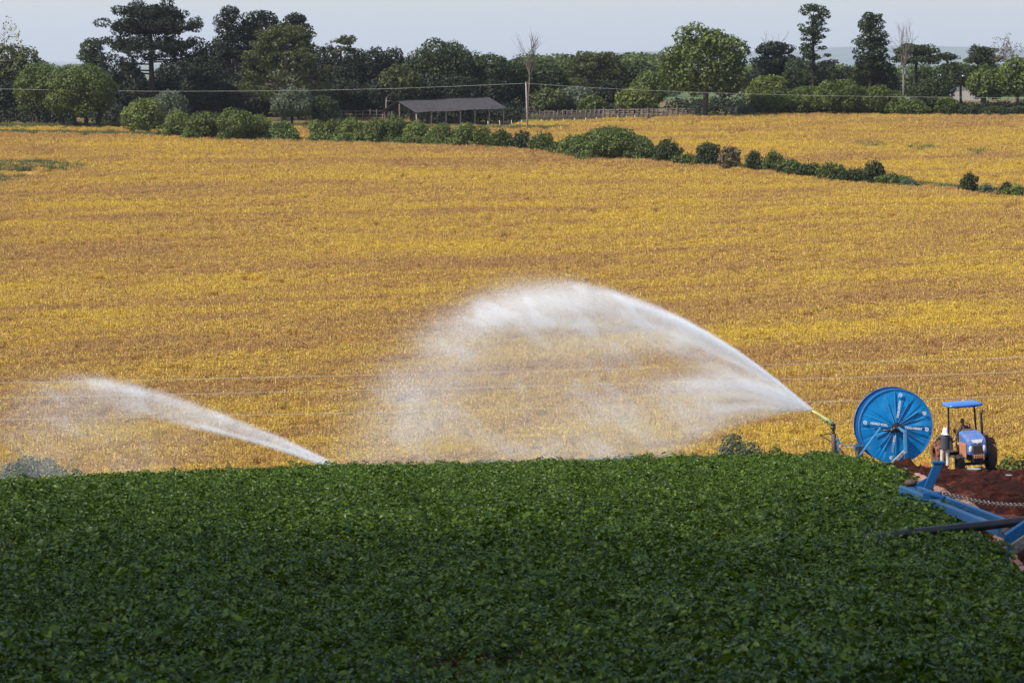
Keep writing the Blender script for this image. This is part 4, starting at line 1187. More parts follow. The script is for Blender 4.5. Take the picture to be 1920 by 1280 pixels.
# ------------------------------------------------------------------ tractor
def on_soil(u, D, dz=0.0):
    x = gx(u, D); return Vector((x, D, float(soil_z(np.array([x]), np.array([float(D)]))[0]) + dz))
t0 = on_soil(1822, 174, -.04)
trac = empty('tractor', t0, (0, R(-3.5), R(7)))
tag(trac, 'blue farm tractor facing the camera with a flat blue sunshade roof and muddy tyres', 'tractor')
def sq(w, h, cx, cz, y, r=.08, n=4):
    out = []
    for sx, sz, a0 in ((1, 1, 0), (-1, 1, 90), (-1, -1, 180), (1, -1, 270)):
        for k in range(n):
            a = R(a0 + 90*k/(n-1)); out.append(Vector((cx + sx*(w/2 - r) + r*math.cos(a), y, cz + sz*(h/2 - r) + r*math.sin(a))))
    return out
m_ = MB(); m_.loft([sq(.74, .50, 0, 1.16, -1.80, .12), sq(.86, .74, 0, 1.24, -1.72, .14), sq(.90, .84, 0, 1.30, -1.45, .14), sq(.92, .92, 0, 1.36, -.9, .12), sq(.92, .94, 0, 1.40, -.25, .12)]); hood = m_.build('hood', TBLUE, trac, False, .01)
m_ = MB(); m_.prism([(-.28, -1.735, 1.60), (.28, -1.735, 1.60), (.20, -1.80, 1.46), (-.20, -1.80, 1.46)], (0, -.02, 0)); pan = m_.build('hood_panel', GREYW, hood)
m_ = MB(); m_.prism([(-.03, -1.80, 1.50), (.03, -1.80, 1.50), (0, -1.78, 1.57)], (0, -.012, 0)); m_.box((0, -1.825, 1.44), (.07, .012, .05)); m_.build('emblem', WHITE, hood)
m_ = MB(); m_.box((0, -1.80, 1.14), (.40, .05, .42))
for k in range(8): m_.box((0, -1.83, .97 + k*.048), (.38, .02, .018))
m_.build('grille', RUST, hood)
for sx in (-1, 1):
    m_ = MB(); m_.ell((sx*.31, -1.78, 1.18), (.09, .06, .17), 12, 8); m_.build('headlight', LAMP, hood, True)
for sx, mt in ((-1, CLAY), (1, BLACK)):  # left side dusty; the right side's shade is painted in as black
    m_ = MB(); m_.box((sx*.475, -.95, 1.08), (.025, 1.25, .66))
    for k in range(6): m_.box((sx*.49, -1.45 + k*.2, 1.15), (.012, .05, .35))
    m_.build('side_panel', mt, trac)
m_ = MB(); m_.box((0, -1.0, .78), (.44, 1.7, .42)); m_.box((0, .4, .85), (.6, 1.3, .55)); m_.box((0, .9, .72), (1.9, .26, .26)); m_.build('engine_block', BLACK, trac, False, .02)
m_ = MB(); m_.box((.03, -1.88, .84), (.62, .10, .16))
m_.build('front_weight_rack', BLACK, trac, False, .01)
m_ = MB()
for k in range(6): m_.box((-.2 + k*.085, -1.97, .86), (.045, .10, .17))
m_.build('front_weight', CLAY, trac, False, .01)
m_ = MB(); m_.bar((-.62, -1.15, .46), (.62, -1.15, .46), .13, .13); m_.box((0, -1.15, .52), (.3, .34, .24)); m_.bar((-.2, -1.9, .30), (.2, -1.9, .30), .1, .14); m_.bar((.1, -1.86, .78), (.1, -1.9, .34), .04, .04); m_.build('front_axle', BLACK, trac, False, .01)
for sx in (-1, 1):
    for r, w, x, y, nl in ((.45, .30, .70, -1.15, 14), (.66, .44, 1.20, .9, 16)):
        c = (sx*x, y, r); mt = TYRE if r > .5 else RUBBER
        wr = rim_mb(c, r, w).build('wheel', RUST if r > .5 else BLACK, trac)
        tm = MB(); tyre(tm, c, r, w, nl, .03 if r > .5 else .02); tm.build('tyre', mt, wr)
    m_ = MB(); pts = []
    for k in range(7):
        a = R(15 + 25*k); pts.append((.9 - .80*math.cos(a), .66 + .80*math.sin(a)))
    m_.loft([[Vector((sx*.68, y, z)), Vector((sx*.99, y, z)), Vector((sx*.99, y, z + .05)), Vector((sx*.68, y, z + .05))] for y, z in pts]); m_.box((sx*.68, .9, 1.18), (.04, 1.4, .62)); m_.build('fender', TBLUE if sx > 0 else BLACK, trac)
    m_ = MB(); m_.bar((sx*.66, .98, 1.2), (sx*.60, .95, 2.92), .075, .09); m_.build('roof_post', BLACK, trac, False, .01)
m_ = MB(); m_.loft([sq(1.30, 1.30, 0, 0, 0, .2, 6), sq(1.62, 1.62, 0, 0, .05, .22, 6), sq(1.64, 1.64, 0, 0, .11, .22, 6), sq(1.50, 1.50, 0, 0, .17, .2, 6), sq(1.0, 1.0, 0, 0, .20, .2, 6)])
roof = m_.build('sunshade_roof', ROOFB, trac, True); roof.rotation_euler = (R(90), 0, 0); roof.location = (-.03, .62, 2.90)
m_ = MB(); m_.tube([(.50, -.75, 1.6), (.50, -.75, 2.1), (.49, -.75, 2.62), (.52, -.76, 2.72), (.58, -.77, 2.82)], [.055, .06, .055, .05, .045], 10); m_.build('exhaust_pipe', BLACK, trac, True)
m_ = MB(); m_.box((.66, -.1, 1.25), (.36, .7, .75)); m_.box((.62, -.2, .85), (.4, .5, .3)); m_.build('fuel_tank', BLACK, trac, False, .03)
m_ = MB(); m_.box((-.66, -.05, .72), (.3, .5, .05)); m_.box((-.66, -.05, .95), (.3, .3, .05)); m_.bar((-.52, -.1, .95), (-.62, -.3, 1.6), .03, .03); m_.bar((-.55, .1, 1.1), (-.5, -.1, 1.75), .03, .03); m_.build('step', RUST, trac)
m_ = MB(); m_.loft([sq(.60, .14, 0, 1.80, -.22, .06), sq(.56, .22, 0, 1.82, .0, .08), sq(.46, .16, 0, 1.80, .15, .06)]); m_.build('dashboard', RUST, trac, True)
m_ = MB(); m_.tube([(.2*math.cos(a), .30 + .1*math.sin(a), 1.98 + .17*math.sin(a)) for a in np.linspace(0, 6.28, 21)], .015, 6, False); m_.tube([(0, .1, 1.8), (0, .30, 1.98)], .02, 6); m_.build('steering_wheel', BLACK, trac, True)
m_ = MB(); m_.box((0, .85, 1.28), (.48, .46, .12)); m_.box((0, 1.08, 1.52), (.46, .10, .42), (R(-10), 0, 0)); m_.build('seat', RUBBER, trac, False, .03)
m_ = MB(); m_.bar((-.5, .1, 1.65), (-.62, -.1, 1.85), .02, .02); m_.ell((-.62, -.12, 1.88), (.07, .02, .10)); m_.build('mirror', BLACK, trac)

# ------------------------------------------------------------------ people
def hand(mb, wrist, dirn, side, s=1.0):
    w = Vector(wrist); d = Vector(dirn).normalized(); sd = d.cross(Vector((0, 0, 1))).normalized() * side
    if sd.length < .1: sd = Vector((side, 0, 0))
    nrm = sd.cross(d).normalized()
    mb.ell(w + d*.045*s, (.040*s, .040*s, .030*s), 10, 6); mb.ell(w + d*.075*s, (.042*s, .035*s, .024*s), 10, 6)
    for k, ln in enumerate((.068, .080, .075, .060)):
        b = w + d*.09*s + sd*(-.030 + .020*k)*s
        mb.tube([b, b + d*ln*.45*s - nrm*.006*s, b + d*ln*.8*s - nrm*.022*s, b + d*ln*s - nrm*.036*s], [.0105*s, .010*s, .0092*s, .008*s], 7)
    b = w + d*.03*s - sd*.035*s
    mb.tube([b, b + d*.03*s - sd*.022*s - nrm*.01*s, b + d*.06*s - sd*.022*s - nrm*.022*s], [.013*s, .0115*s, .009*s], 7)

# the man seen from behind
pw = on_soil(1775.5, 168, -.01)
man = empty('person', pw, (0, 0, R(-4)))
tag(man, 'person seen from behind in white head cloth, dark T-shirt and cream trousers', 'person')
m_ = MB()
m_.tube([(-.12, 0, .05), (-.12, .02, .48), (-.09, 0, .90)], [.045, .058, .085], 12); m_.tube([(.13, .02, .05), (.13, .05, .48), (.09, 0, .90)], [.045, .058, .085], 12)
m_.tube([(0, 0, .84), (0, 0, 1.0), (0, .01, 1.2), (0, .02, 1.38), (0, .03, 1.46)], [.12, .12, .125, .13, .065], 14)
m_.tube([(0, .03, 1.40), (.01, .05, 1.55)], [.06, .055], 10)
m_.ell((.01, .07, 1.62), (.078, .10, .115), 14, 10); m_.ell((.01, .17, 1.60), (.014, .022, .02), 8, 6)
for sx in (-1, 1): m_.ell((.01 + sx*.08, .065, 1.61), (.012, .025, .035), 8, 6)
m_.tube([(-.17, .02, 1.38), (-.38, -.03, 1.22), (-.47, -.04, 1.11)], [.058, .048, .043], 10); m_.tube([(-.47, -.04, 1.11), (-.34, -.02, .98), (-.23, -.06, .90)], [.043, .038, .028], 10)
hand(m_, (-.24, -.06, .905), (.9, -.1, -.35), 1)
m_.tube([(.17, .02, 1.38), (.29, .04, 1.22), (.34, .06, 1.12)], [.058, .048, .043], 10); m_.tube([(.34, .06, 1.12), (.38, .2, 1.10), (.40, .32, 1.12)], [.043, .038, .028], 10)
hand(m_, (.40, .31, 1.12), (.15, 1, .05), -1)
for sx, x, y in ((-1, -.12, 0), (1, .13, .02)): m_.ell((x, y + .07, .04), (.045, .12, .04), 10, 6)
body = m_.build('body', SKIN, man, True, 0, .011)
m_ = MB(); m_.tube([(0, 0, .78), (0, 0, .98), (0, .01, 1.18), (0, .02, 1.34), (0, .03, 1.43)], [.150, .148, .155, .165, .09], 16); m_.v = [(x * 1.38, y, z) for x, y, z in m_.v]
m_.tube([(-.14, .02, 1.37), (-.26, .0, 1.30), (-.37, -.03, 1.21)], [.088, .078, .072], 10); m_.tube([(.14, .02, 1.37), (.24, .02, 1.31), (.30, .035, 1.22)], [.085, .075, .07], 10)
m_.build('shirt', SHIRT, man, True, 0, .014)
m_ = MB(); m_.tube([(-.12, 0, .07), (-.12, .02, .30), (-.115, .02, .50), (-.085, 0, .80), (-.07, 0, .90)], [.078, .08, .085, .11, .115], 12); m_.tube([(.13, .02, .07), (.13, .04, .30), (.12, .04, .50), (.085, 0, .80), (.07, 0, .90)], [.078, .08, .085, .11, .115], 12); m_.build('trousers', TROUS, man, True, 0, .014)
m_ = MB(); m_.ell((.01, .06, 1.645), (.112, .125, .105), 14, 10); m_.tube([(.01, .03, 1.64), (.01, .01, 1.52), (0, .01, 1.43)], [.108, .125, .19], 14); m_.ell((.01, .19, 1.66), (.085, .07, .015), 12, 6); m_.build('head_cloth', CLOTH, man, True, 0, .012)
for x, y in ((-.12, 0), (.13, .02)):
    m_ = MB(); m_.ell((x, y + .06, .05), (.058, .15, .055), 12, 8); m_.tube([(x, y, .02), (x, y, .14)], [.065, .06], 10); m_.build('boot', BOOT, man, True, 0, .012)

# the driver
Mt = Matrix.Translation(t0) @ Euler((0, R(-3.5), R(7))).to_matrix().to_4x4()
drv = empty('person', Mt @ Vector((-.04, .62, 1.44)), (0, R(-3.5), R(7)))
tag(drv, 'dark haired person in a dark top sitting on the tractor, looking down', 'person')
m_ = MB()
m_.tube([(0, 0, .06), (0, -.05, .30), (-.02, -.14, .54), (-.03, -.16, .62)], [.14, .145, .16, .07], 14)
m_.tube([(-.03, -.16, .58), (-.06, -.20, .70)], [.055, .05], 10)
m_.ell((-.09, -.24, .80), (.080, .098, .112), 14, 10, (R(22), 0, R(-35)))
m_.ell((-.145, -.325, .765), (.016, .022, .022), 8, 6)
for sx in (-1, 1):
    m_.tube([(sx*.17, -.14, .52), (sx*.27, -.24, .34), (sx*.27, -.28, .28)], [.056, .047, .043], 10)
    m_.tube([(sx*.27, -.28, .28), (sx*.23, -.42, .44), (sx*.19, -.53, .62)], [.043, .036, .027], 10)
    hand(m_, (sx*.19, -.52, .61), (-sx*.2, -.5, .6), sx, .95)
    m_.tube([(sx*.09, 0, .08), (sx*.17, -.40, .10), (sx*.18, -.44, .04)], [.09, .068, .062], 10); m_.tube([(sx*.18, -.44, .04), (sx*.18, -.46, -.30)], [.06, .042], 10); m_.ell((sx*.18, -.52, -.33), (.045, .12, .04), 10, 6)
m_.ell((-.015, -.235, .795), (.02, .02, .03), 8, 6)
m_.build('body', SKIND, drv, True, 0, .011)
m_ = MB(); m_.tube([(0, 0, .04), (0, -.05, .28), (-.02, -.13, .52), (-.03, -.16, .60)], [.165, .168, .185, .09], 16)
for sx in (-1, 1): m_.tube([(sx*.12, -.13, .54), (sx*.27, -.24, .34), (sx*.275, -.30, .28), (sx*.24, -.40, .42)], [.085, .066, .06, .05], 10)
m_.build('shirt', DARKSHIRT, drv, True, 0, .014)
m_ = MB()
for sx in (-1, 1): m_.tube([(sx*.08, .02, .07), (sx*.17, -.40, .10), (sx*.18, -.45, .02), (sx*.18, -.46, -.28)], [.115, .085, .08, .06], 10)
m_.build('trousers', JEANS, drv, True, 0, .014)
m_ = MB(); m_.ell((-.075, -.215, .835), (.088, .102, .092), 14, 10, (R(22), 0, R(-35))); m_.build('hair', HAIR, drv, True, 0, .012)
for p in ((-.165, -.300, .800), (-.105, -.332, .800)):
    m_ = MB(); m_.ell(p, (.010, .008, .006), 8, 5); m_.build('eye', HAIR, drv, True)
m_ = MB(); m_.ell((-.138, -.322, .728), (.022, .008, .005), 8, 5); m_.build('mouth', CLAY, drv, True)

# ------------------------------------------------------------------ blue boom frame, chain, hose, duct
def ground_part(h): return lambda u, v: gp(u, v, h)
bp = gp(1800, 960, .3); boom = empty('boom_frame', (bp.x, bp.y, zg1(bp.x, bp.y)))
tag(boom, 'long blue steel boom frame lying along the edge of the potato crop', 'boom frame')
bo = Vector(boom.location)
A, B = gp(1691, 917, .72), gp(1893, 1003, .62)
A2, B2 = gp(1708, 911, .72), gp(1886, 981, .62)
A2.y += 1.0; A2 = W(1708, 911, A2.y); B2 = W(1886, 979, B2.y + 1.0)
m_ = MB(); m_.bar(A - bo, B - bo, .14, .155); m_.build('front_beam', BLUE3, boom, False, .012)
m_ = MB(); m_.bar(A2 - bo, B2 - bo, .11, .13); m_.build('rear_beam', BLUE3, boom, False, .012)
pb, pt = W(1737, 921, A2.y - 2), W(1760, 868, A2.y - 2)
m_ = MB(); m_.bar(pb - bo, pt - bo, .20, .16, (0, 1, 0)); m_.box(pt - bo + Vector((0, 0, .02)), (.30, .2, .05)); m_.build('upright', BLUE3, boom, False, .012)
m_ = MB(); m_.prism([W(u, v, A2.y - 2) - bo for u, v in ((1709, 912), (1743, 893), (1736, 921))], (0, .12, 0)); m_.build('gusset_plate', BLUE3, boom, False, .008)
pc = A.lerp(B, .34) + Vector((.02, .1, .14)) - bo
m_ = MB(); m_.box(pc, (.34, .3, .12), (0, 0, R(-20))); m_.bar(pc + Vector((-.15, 0, .05)), pc + Vector((.2, -.5, .0)), .06, .06); m_.build('clamp', BLUE3, boom, False, .012)
m_ = MB(); m_.ell(A - bo + Vector((.22, .15, .13)), (.15, .12, .09), 12, 8); m_.ell(B - bo + Vector((-.06, .02, .06)), (.09, .08, .07), 10, 8); m_.build('knuckle', RUST, boom, True)
C0, C1 = W(1892, 1015, B.y - .6), W(1990, 950, B.y - .6)
m_ = MB(); m_.bar(C0 - bo, C1 - bo, .30, .22, (0, 1, 0)); m_.build('cross_beam', BLUE3, boom, False, .012)
D0, D1 = W(1898, 1030, B.y - 1.2), W(1990, 968, B.y - 1.2)
m_ = MB(); m_.bar(D0 - bo, D1 - bo, .18, .14, (0, 1, 0))
for k in range(6):
    p = D0.lerp(D1, .08 + k*.13) - bo; m_.lathe([(0, -.01), (.035, -.01), (.035, .01), (0, .01)], p + Vector((0, -.10, 0)), 'Y', 8)
m_.build('end_plate', paint('weathered_plate', (0.13, 0.115, 0.10), .8, (.04, .03, .025), .7, 5), boom, False, .01)
for q in (A, A.lerp(B, .5), B):
    m_ = MB(); m_.bar(q - bo, Vector((q.x, q.y, zg1(q.x, q.y) - .1)) - bo, .09, .09); m_.build('leg', BLUE3, boom)
# chain
ca, cb_ = W(1769, 925, A2.y - 2.5), W(1960, 946, A2.y - 5)
m_ = MB(); n = 46
for k in range(n):
    f = (k + .5) / n; p = ca.lerp(cb_, f) - Vector((0, 0, .10 * math.sin(math.pi * f))); d = (cb_ - ca).normalized()
    up = Vector((0, 0, 1)) if k % 2 else Vector((0, 1, 0)).cross(d).cross(d) * 0 + Vector((0, 1, 0))
    s_ = d.cross(up).normalized(); lk = (cb_ - ca).length / n * .72
    pts = [p - ca + d*(lk*math.cos(a)) + s_*(.042*math.sin(a)) for a in np.linspace(0, 2*math.pi, 13)]
    m_.tube(pts, .010, 5, False)
chain = m_.build('chain', STEEL, None, True); chain.location = ca
tag(chain, 'steel link chain stretched from the blue boom frame across the red earth', 'chain')
# hose
hp = [(1622, 1012, .18), (1650, 1008, .50), (1690, 1001.5, .62), (1740, 996, .66), (1785, 991, .64), (1830, 986.5, .44), (1880, 981, .42), (1925, 975.5, .42), (1985, 968, .4)]
hw = [gp(u, v, h) for u, v, h in hp]
y0_, y1_ = hw[2].y, hw[2].y + 1.2
hw = [W(u, v, y0_ + (y1_ - y0_) * (u - 1640) / 345) for u, v, h in hp]
m_ = MB(); m_.tube([p - hw[0] for p in hw], .082, 14); m_.build
hose = m_.build('hose', HOSE, None, True); hose.location = hw[0]
tag(hose, 'thick black irrigation hose lying over the potato leaves and under the blue boom', 'hose')
# duct
dp = [(1718, 892, .25), (1742, 906, .25), (1760, 921, .22), (1784, 937, .22), (1812, 947, .2), (1838, 966, .18), (1858, 994, .17), (1876, 1018, .17), (1893, 1039, .17), (1912, 1064, .17), (1932, 1094, .17), (1955, 1130, .17)]
dw = [gp(u, v, h) for u, v, h in dp]
fine = []
for i in range(len(dw)-1):
    for k in range(6):
        f = k/6; fine.append(dw[i].lerp(dw[i+1], f))
fine.append(dw[-1])
rngp = np.random.default_rng(9)
rad = [.115 + .028*math.sin(i*.55) + rngp.normal(0, .008) for i in range(len(fine))]
m_ = MB(); m_.tube([p - dw[0] for p in fine], rad, 14)
duct = m_.build('duct', DUCT, None, True); duct.location = dw[0]
tag(duct, 'baggy clay coloured flexible duct tied with dark bands, along the red earth edge', 'duct')
m_ = MB()
for i in range(3, len(fine)-1, 4):
    d = (fine[i+1] - fine[i-1]).normalized()
    for o_ in (-.05, .06): m_.tube([fine[i] - dw[0] + d*(o_ - .012), fine[i] - dw[0] + d*(o_ + .012)], rad[i] + .012, 14)
m_.build('band', RUBBER, duct, True)
# puddles
def puddle(u, v, w, dpt, label):
    p = gp(u, v, .12, 100, 176); rng_ = np.random.default_rng(int(u)); n = 28
    pts = [(w*math.cos(a)*(1 + .25*rng_.normal()*.5), dpt*math.sin(a)*(1 + .2*rng_.normal()*.5)) for a in np.linspace(0, 6.28, n, endpoint=False)]
    X = np.array([q[0] for q in pts]) + p.x; Y = np.array([q[1] for q in pts]) + p.y
    z = float(soil_z(np.array([p.x]), np.array([p.y]))[0]) + .10
    m = MB(); m.prism([Vector((x - p.x, y - p.y, -.05)) for x, y in zip(X, Y)], (0, 0, .055))
    mt, nt, b = newmat('puddle_water'); b.inputs['Base Color'].default_value = (.10, .05, .035, 1); b.inputs['Roughness'].default_value = .06
    n_ = noise_node(nt, 6, 3); bpn = nt.nodes.new('ShaderNodeBump'); bpn.inputs['Strength'].default_value = .15; nt.links.new(n_.outputs[0], bpn.inputs['Height']); nt.links.new(bpn.outputs[0], b.inputs['Normal'])
    o = m.build('puddle', mt); o.location = (p.x, p.y, z); tag(o, label, 'puddle', kind='structure')
puddle(1826, 890, .24, .3, 'small puddle shining on the red earth in front of the tractor')
puddle(1892, 892, .22, .3, 'small puddle shining on the red earth right of the tractor')

# ------------------------------------------------------------------ shed, fences, poles, wires
th = R(42); sp0 = gp(781, 243, 0, 600, 720); sp0 = Vector((gx(781, 692), 692, 0)); sp0.z = zg1(sp0.x, sp0.y) - .05
shed = empty('open_shed', sp0, (0, 0, th))
tag(shed, 'long open sided cattle shed with grey gabled roof before the dark wood', 'shed')
LEN, WID, EH, RH = 21.0, 9.4, 3.15, 1.75
slope = (zg1(sp0.x + LEN*math.cos(th), sp0.y + LEN*math.sin(th)) - sp0.z) / LEN
def shz(x): return slope * x
m_ = MB()
nx = 42
for side in (0, 1):
    rows = []
    for i in range(nx + 1):
        x = -.5 + (LEN + 1.0) * i / nx; w = .035 * math.sin(i*2.2) + .05*math.sin(x*.6)
        e = Vector((x, -.55 if side == 0 else WID + .55, EH - .28 + shz(x) + w)); r_ = Vector((x, WID/2, EH + RH + shz(x) + .05*math.sin(x*.6)))
        rows.append([e, r_, r_ + Vector((0, 0, .07)), e + Vector((0, 0, .07))])
    m_.loft(rows)
roofo = m_.build('roof', ROOFG, shed)
m_ = MB(); m_.bar((-.55, WID/2, EH + RH + .10), (LEN + .55, WID/2, EH + RH + .10 + shz(LEN + .5)), .35, .06); m_.build('ridge_cap', ROOFG, roofo)
for x in (.9, LEN - .9):
    m_ = MB(); m_.prism([(x, .3, EH + .05 + shz(x)), (x, WID - .3, EH + .05 + shz(x)), (x, WID/2, EH + RH - .1 + shz(x))], (.06, 0, 0)); m_.build('gable', BLACK, shed)  # black fill stands for the shade inside the open gable
for j, y in enumerate((0, WID/2, WID)):
    for i in range(7):
        x = LEN * i / 6
        m_ = MB(); m_.tube([(x, y, -.4 + shz(x)), (x + .05, y, 1.5 + shz(x)), (x, y, (EH if j != 1 else EH + RH - .3) + shz(x) - .05)], [.15, .14, .13], 8)
        if j == 0 and i > 2:
            for sg in (-1, 1): m_.bar((x, y, EH - .75 + shz(x)), (x + sg*.6, y, EH - .15 + shz(x)), .08, .08)
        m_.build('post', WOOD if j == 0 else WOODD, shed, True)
for y in (0, WID): 
    m_ = MB(); m_.bar((-.4, y, EH - .12), (LEN + .4, y, EH - .12 + shz(LEN)), .12, .16); m_.build('beam', WOODD, shed)
m_ = MB(); m_.bar((LEN*.05, WID - .4, .5), (LEN, WID - .4, .5 + shz(LEN)), .06, .9); m_.bar((LEN*.55, WID*.5, 1.2 + shz(LEN*.55)), (LEN, WID*.5, 1.2 + shz(LEN)), .06, .15); m_.build('inner_rail', WOODD, shed)

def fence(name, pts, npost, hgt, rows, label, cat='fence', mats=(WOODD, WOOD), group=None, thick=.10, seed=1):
    rng_ = np.random.default_rng(seed)
    P = [Vector((gx(u, D), D, zg1(gx(u, D), D))) for u, D in pts]
    root = tag(empty(name, P[0]), label, cat, group)
    seg = [(P[i+1] - P[i]).length for i in range(len(P)-1)]; tot = sum(seg)
    def at(s):
        s = max(0, min(tot, s)); 
        for i, l in enumerate(seg):
            if s <= l or i == len(seg)-1: return P[i].lerp(P[i+1], s / l)
            s -= l
    for k in range(npost):
        p = at(tot*k/(npost-1)) - P[0]; m = MB(); t = thick * rng_.uniform(.8, 1.3)
        m.tube([p + Vector((0, 0, -.3)), p + Vector((rng_.normal(0, .08), 0, hgt*rng_.uniform(.92, 1.18)))], [t, t*.8], 7); m.build('post', mats[0], root, True)
    for r in range(rows):
        z = hgt * (.14 + .80 * r / max(1, rows-1)); m = MB(); n = npost * 2
        for k in range(0, n):
            a, b = at(tot*k/n) - P[0], at(tot*(k + 1.06)/n) - P[0]
            if rng_.random() < .06: continue
            m.bar(a + Vector((rng_.normal(0, .02), .1 + rng_.normal(0, .03), z + rng_.normal(0, .06))), b + Vector((0, .1, z + rng_.normal(0, .06))), .07, rng_.uniform(.13, .22))
        m.build('rail', mats[1], root)
    return root
fence('corral_fence', [(1012, 716), (1120, 720), (1305, 722)], 34, 1.85, 5, 'long weathered grey wooden corral fence right of the utility pole', seed=2)
fence('corral_fence', [(942, 722), (1010, 729)], 9, 2.0, 4, 'shaded wooden corral fence joining the right end of the shed', seed=3)
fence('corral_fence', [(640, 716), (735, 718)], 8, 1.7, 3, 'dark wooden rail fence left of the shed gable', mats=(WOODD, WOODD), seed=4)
fence('corral_fence', [(1372, 727), (1408, 727)], 4, 1.7, 3, 'short wooden rail fence at the right foot of the biggest tree', seed=5)
for i, u in enumerate((915, 937, 959, 978, 1015, 1035, 1056, 1077, 1098, 1118, 1138, 1158, 1174, 1190)):
    D = 700 + i * 1.2; x = gx(u, D); m = MB(); m.tube([(0, 0, -.3), (0.02, 0, .4), (0.0, 0, .95)], [.075, .07, .065], 7)
    o = m.build('fence_post', PEGW, None, True); o.location = (x, D, zg1(x, D)); tag(o, 'short pale post in the line of posts before the corral fence', 'post', 'short pale posts along the top of the field')
m = MB(); m.tube([(0, 0, -.3), (.02, 0, 1.0), (0, 0, 1.5)], [.06, .055, .05], 7); px = gp(1751, 355, 0.3, 480, 700)
o = m.build('fence_post', WOODD, None, True); o.location = (px.x, px.y, zg1(px.x, px.y)); tag(o, 'lone dark thin post in the gap at the right end of the hedge', 'post')
D = 684; pz = W(986, 155, D); pole = empty('utility_pole', (pz.x, D, zg1(pz.x, D)))
tag(pole, 'wooden utility pole standing in the hedge right of the shed', 'utility pole')
hgt = pz.z - pole.location.z
m = MB(); m.tube([(.35, 0, -.5), (.18, 0, hgt*.5), (0, 0, hgt)], [.17, .15, .12], 10); m.build('shaft', WOOD, pole, True)
m = MB(); m.tube([(0, -.12, hgt - .15), (0, -.12, hgt + .12)], .05, 8); m.build('insulator', PEGW, pole, True)
def wire(name, pts, r, label, group=None):
    fine_ = []
    for i in range(len(pts)-1):
        for k in range(12):
            f = k/12; q = pts[i].lerp(pts[i+1], f)
            fine_.append(q)
    fine_.append(pts[-1]); o_ = fine_[0].copy()
    m = MB(); m.tube([p - o_ for p in fine_], r, 6); o = m.build(name, DIMWIRE if name == 'power_wire' else WIREM, None, True); o.location = o_
    return tag(o, label, 'wire', group)
def curve(rows, D): return [W(u, v, D) for u, v in rows]
wire('power_wire', curve([(-300, 151), (-150, 161), (0, 167), (150, 170), (300, 171.5), (450, 171.2), (600, 169.5), (750, 166), (880, 161), (987, 156.5)], 684), .030, 'single wire running left from the utility pole in front of the wood')
wire('power_wire', curve([(987, 156.5), (1080, 163), (1180, 168.5), (1320, 174), (1500, 179), (1700, 182), (1920, 184), (2200, 182)], 684), .026, 'single wire running right from the utility pole before the biggest tree')
for (vl, vr), lab in (((717.5, 669.5), 'uppermost of the three pale wires crossing the valley'), ((745.5, 697.5), 'middle one of the three pale wires crossing the valley'), ((786.5, 741.5), 'lowest of the three pale wires crossing the valley')):
    wire('valley_wire', curve([(-500 + 145*k, vl + (vr - vl)*(-500 + 145*k)/1920 + 3.0*(((-500 + 145*k) - 960)/960)**2 * -1 + 3.0) for k in range(21)], 232), .0105, lab, 'pale wires crossing the valley')
# broken pole with brackets left of the shed
sx_ = Vector((gx(724, 700), 700, zg1(gx(724, 700), 700))); st = empty('dead_trunk', sx_)
tag(st, 'bare dead trunk with two drooping branches left of the shed gable', 'dead tree')
m = MB(); m.tube([(-.2, 0, -.3), (0, 0, 2.5), (.1, 0, 5.0)], [.2, .17, .1], 8); m.build('trunk', BARKP, st, True)
m = MB(); m.tube([(.1, 0, 2.6), (.8, 0, 3.4), (1.7, 0, 3.8), (2.6, 0, 3.85)], [.1, .09, .07, .04], 7); m.tube([(.1, 0, 4.4), (.9, 0, 4.4), (1.6, 0, 4.25)], [.06, .05, .03], 7); m.tube([(.1, 0, 4.9), (.5, 0, 5.4)], [.05, .03], 6); m.build('branch', BARKP, st, True)
# pale shed beyond the trees on the right
ps = Vector((gx(1800, 900), 900, zg1(gx(1800, 900), 900))); pale = empty('pale_shed', ps, (0, 0, R(12)))
tag(pale, 'distant shed with a pale sloping roof half hidden by the right hand trees', 'shed')
zt = W(1800, 140, 900).z - ps.z
m = MB(); m.prism([(-5.5, -4, zt - 2.2), (5.5, -4, zt - .6), (5.5, 5, zt + 1.0), (-5.5, 5, zt - .4)], (0, 0, .15)); m.build('roof', paint('pale_sheet_roof', (.62, .62, .66), .5, (.45, .45, .48), .4, .8), pale)
m = MB(); m.box((0, .5, (zt - 2.3)/2), (10, 8, zt - 2.3)); m.build('wall', PEGW, pale)
# ------------------------------------------------------------------ water jets: every drop a tiny solid
def fly(rng, P, V, k, T, wind, steps=22):
    """drops from P with velocity V (m/s), quadratic drag k, flown for T seconds each; returns where they are then"""
    P = P.astype(np.float32); V = V.astype(np.float32); k = k.astype(np.float32)[:, None]
    wind = np.asarray(wind, np.float32); g = np.array([0, 0, -9.81], np.float32)
    h = (T / steps).astype(np.float32)[:, None]
    for _ in range(steps):
        sp = np.linalg.norm(V - wind, axis=1, keepdims=True) * k
        Vn = (V + h * (g + sp * wind)) / (1 + h * sp)        # implicit drag keeps the fine mist stable
        P += 0.5 * (V + Vn) * h; V = Vn
    return P, V

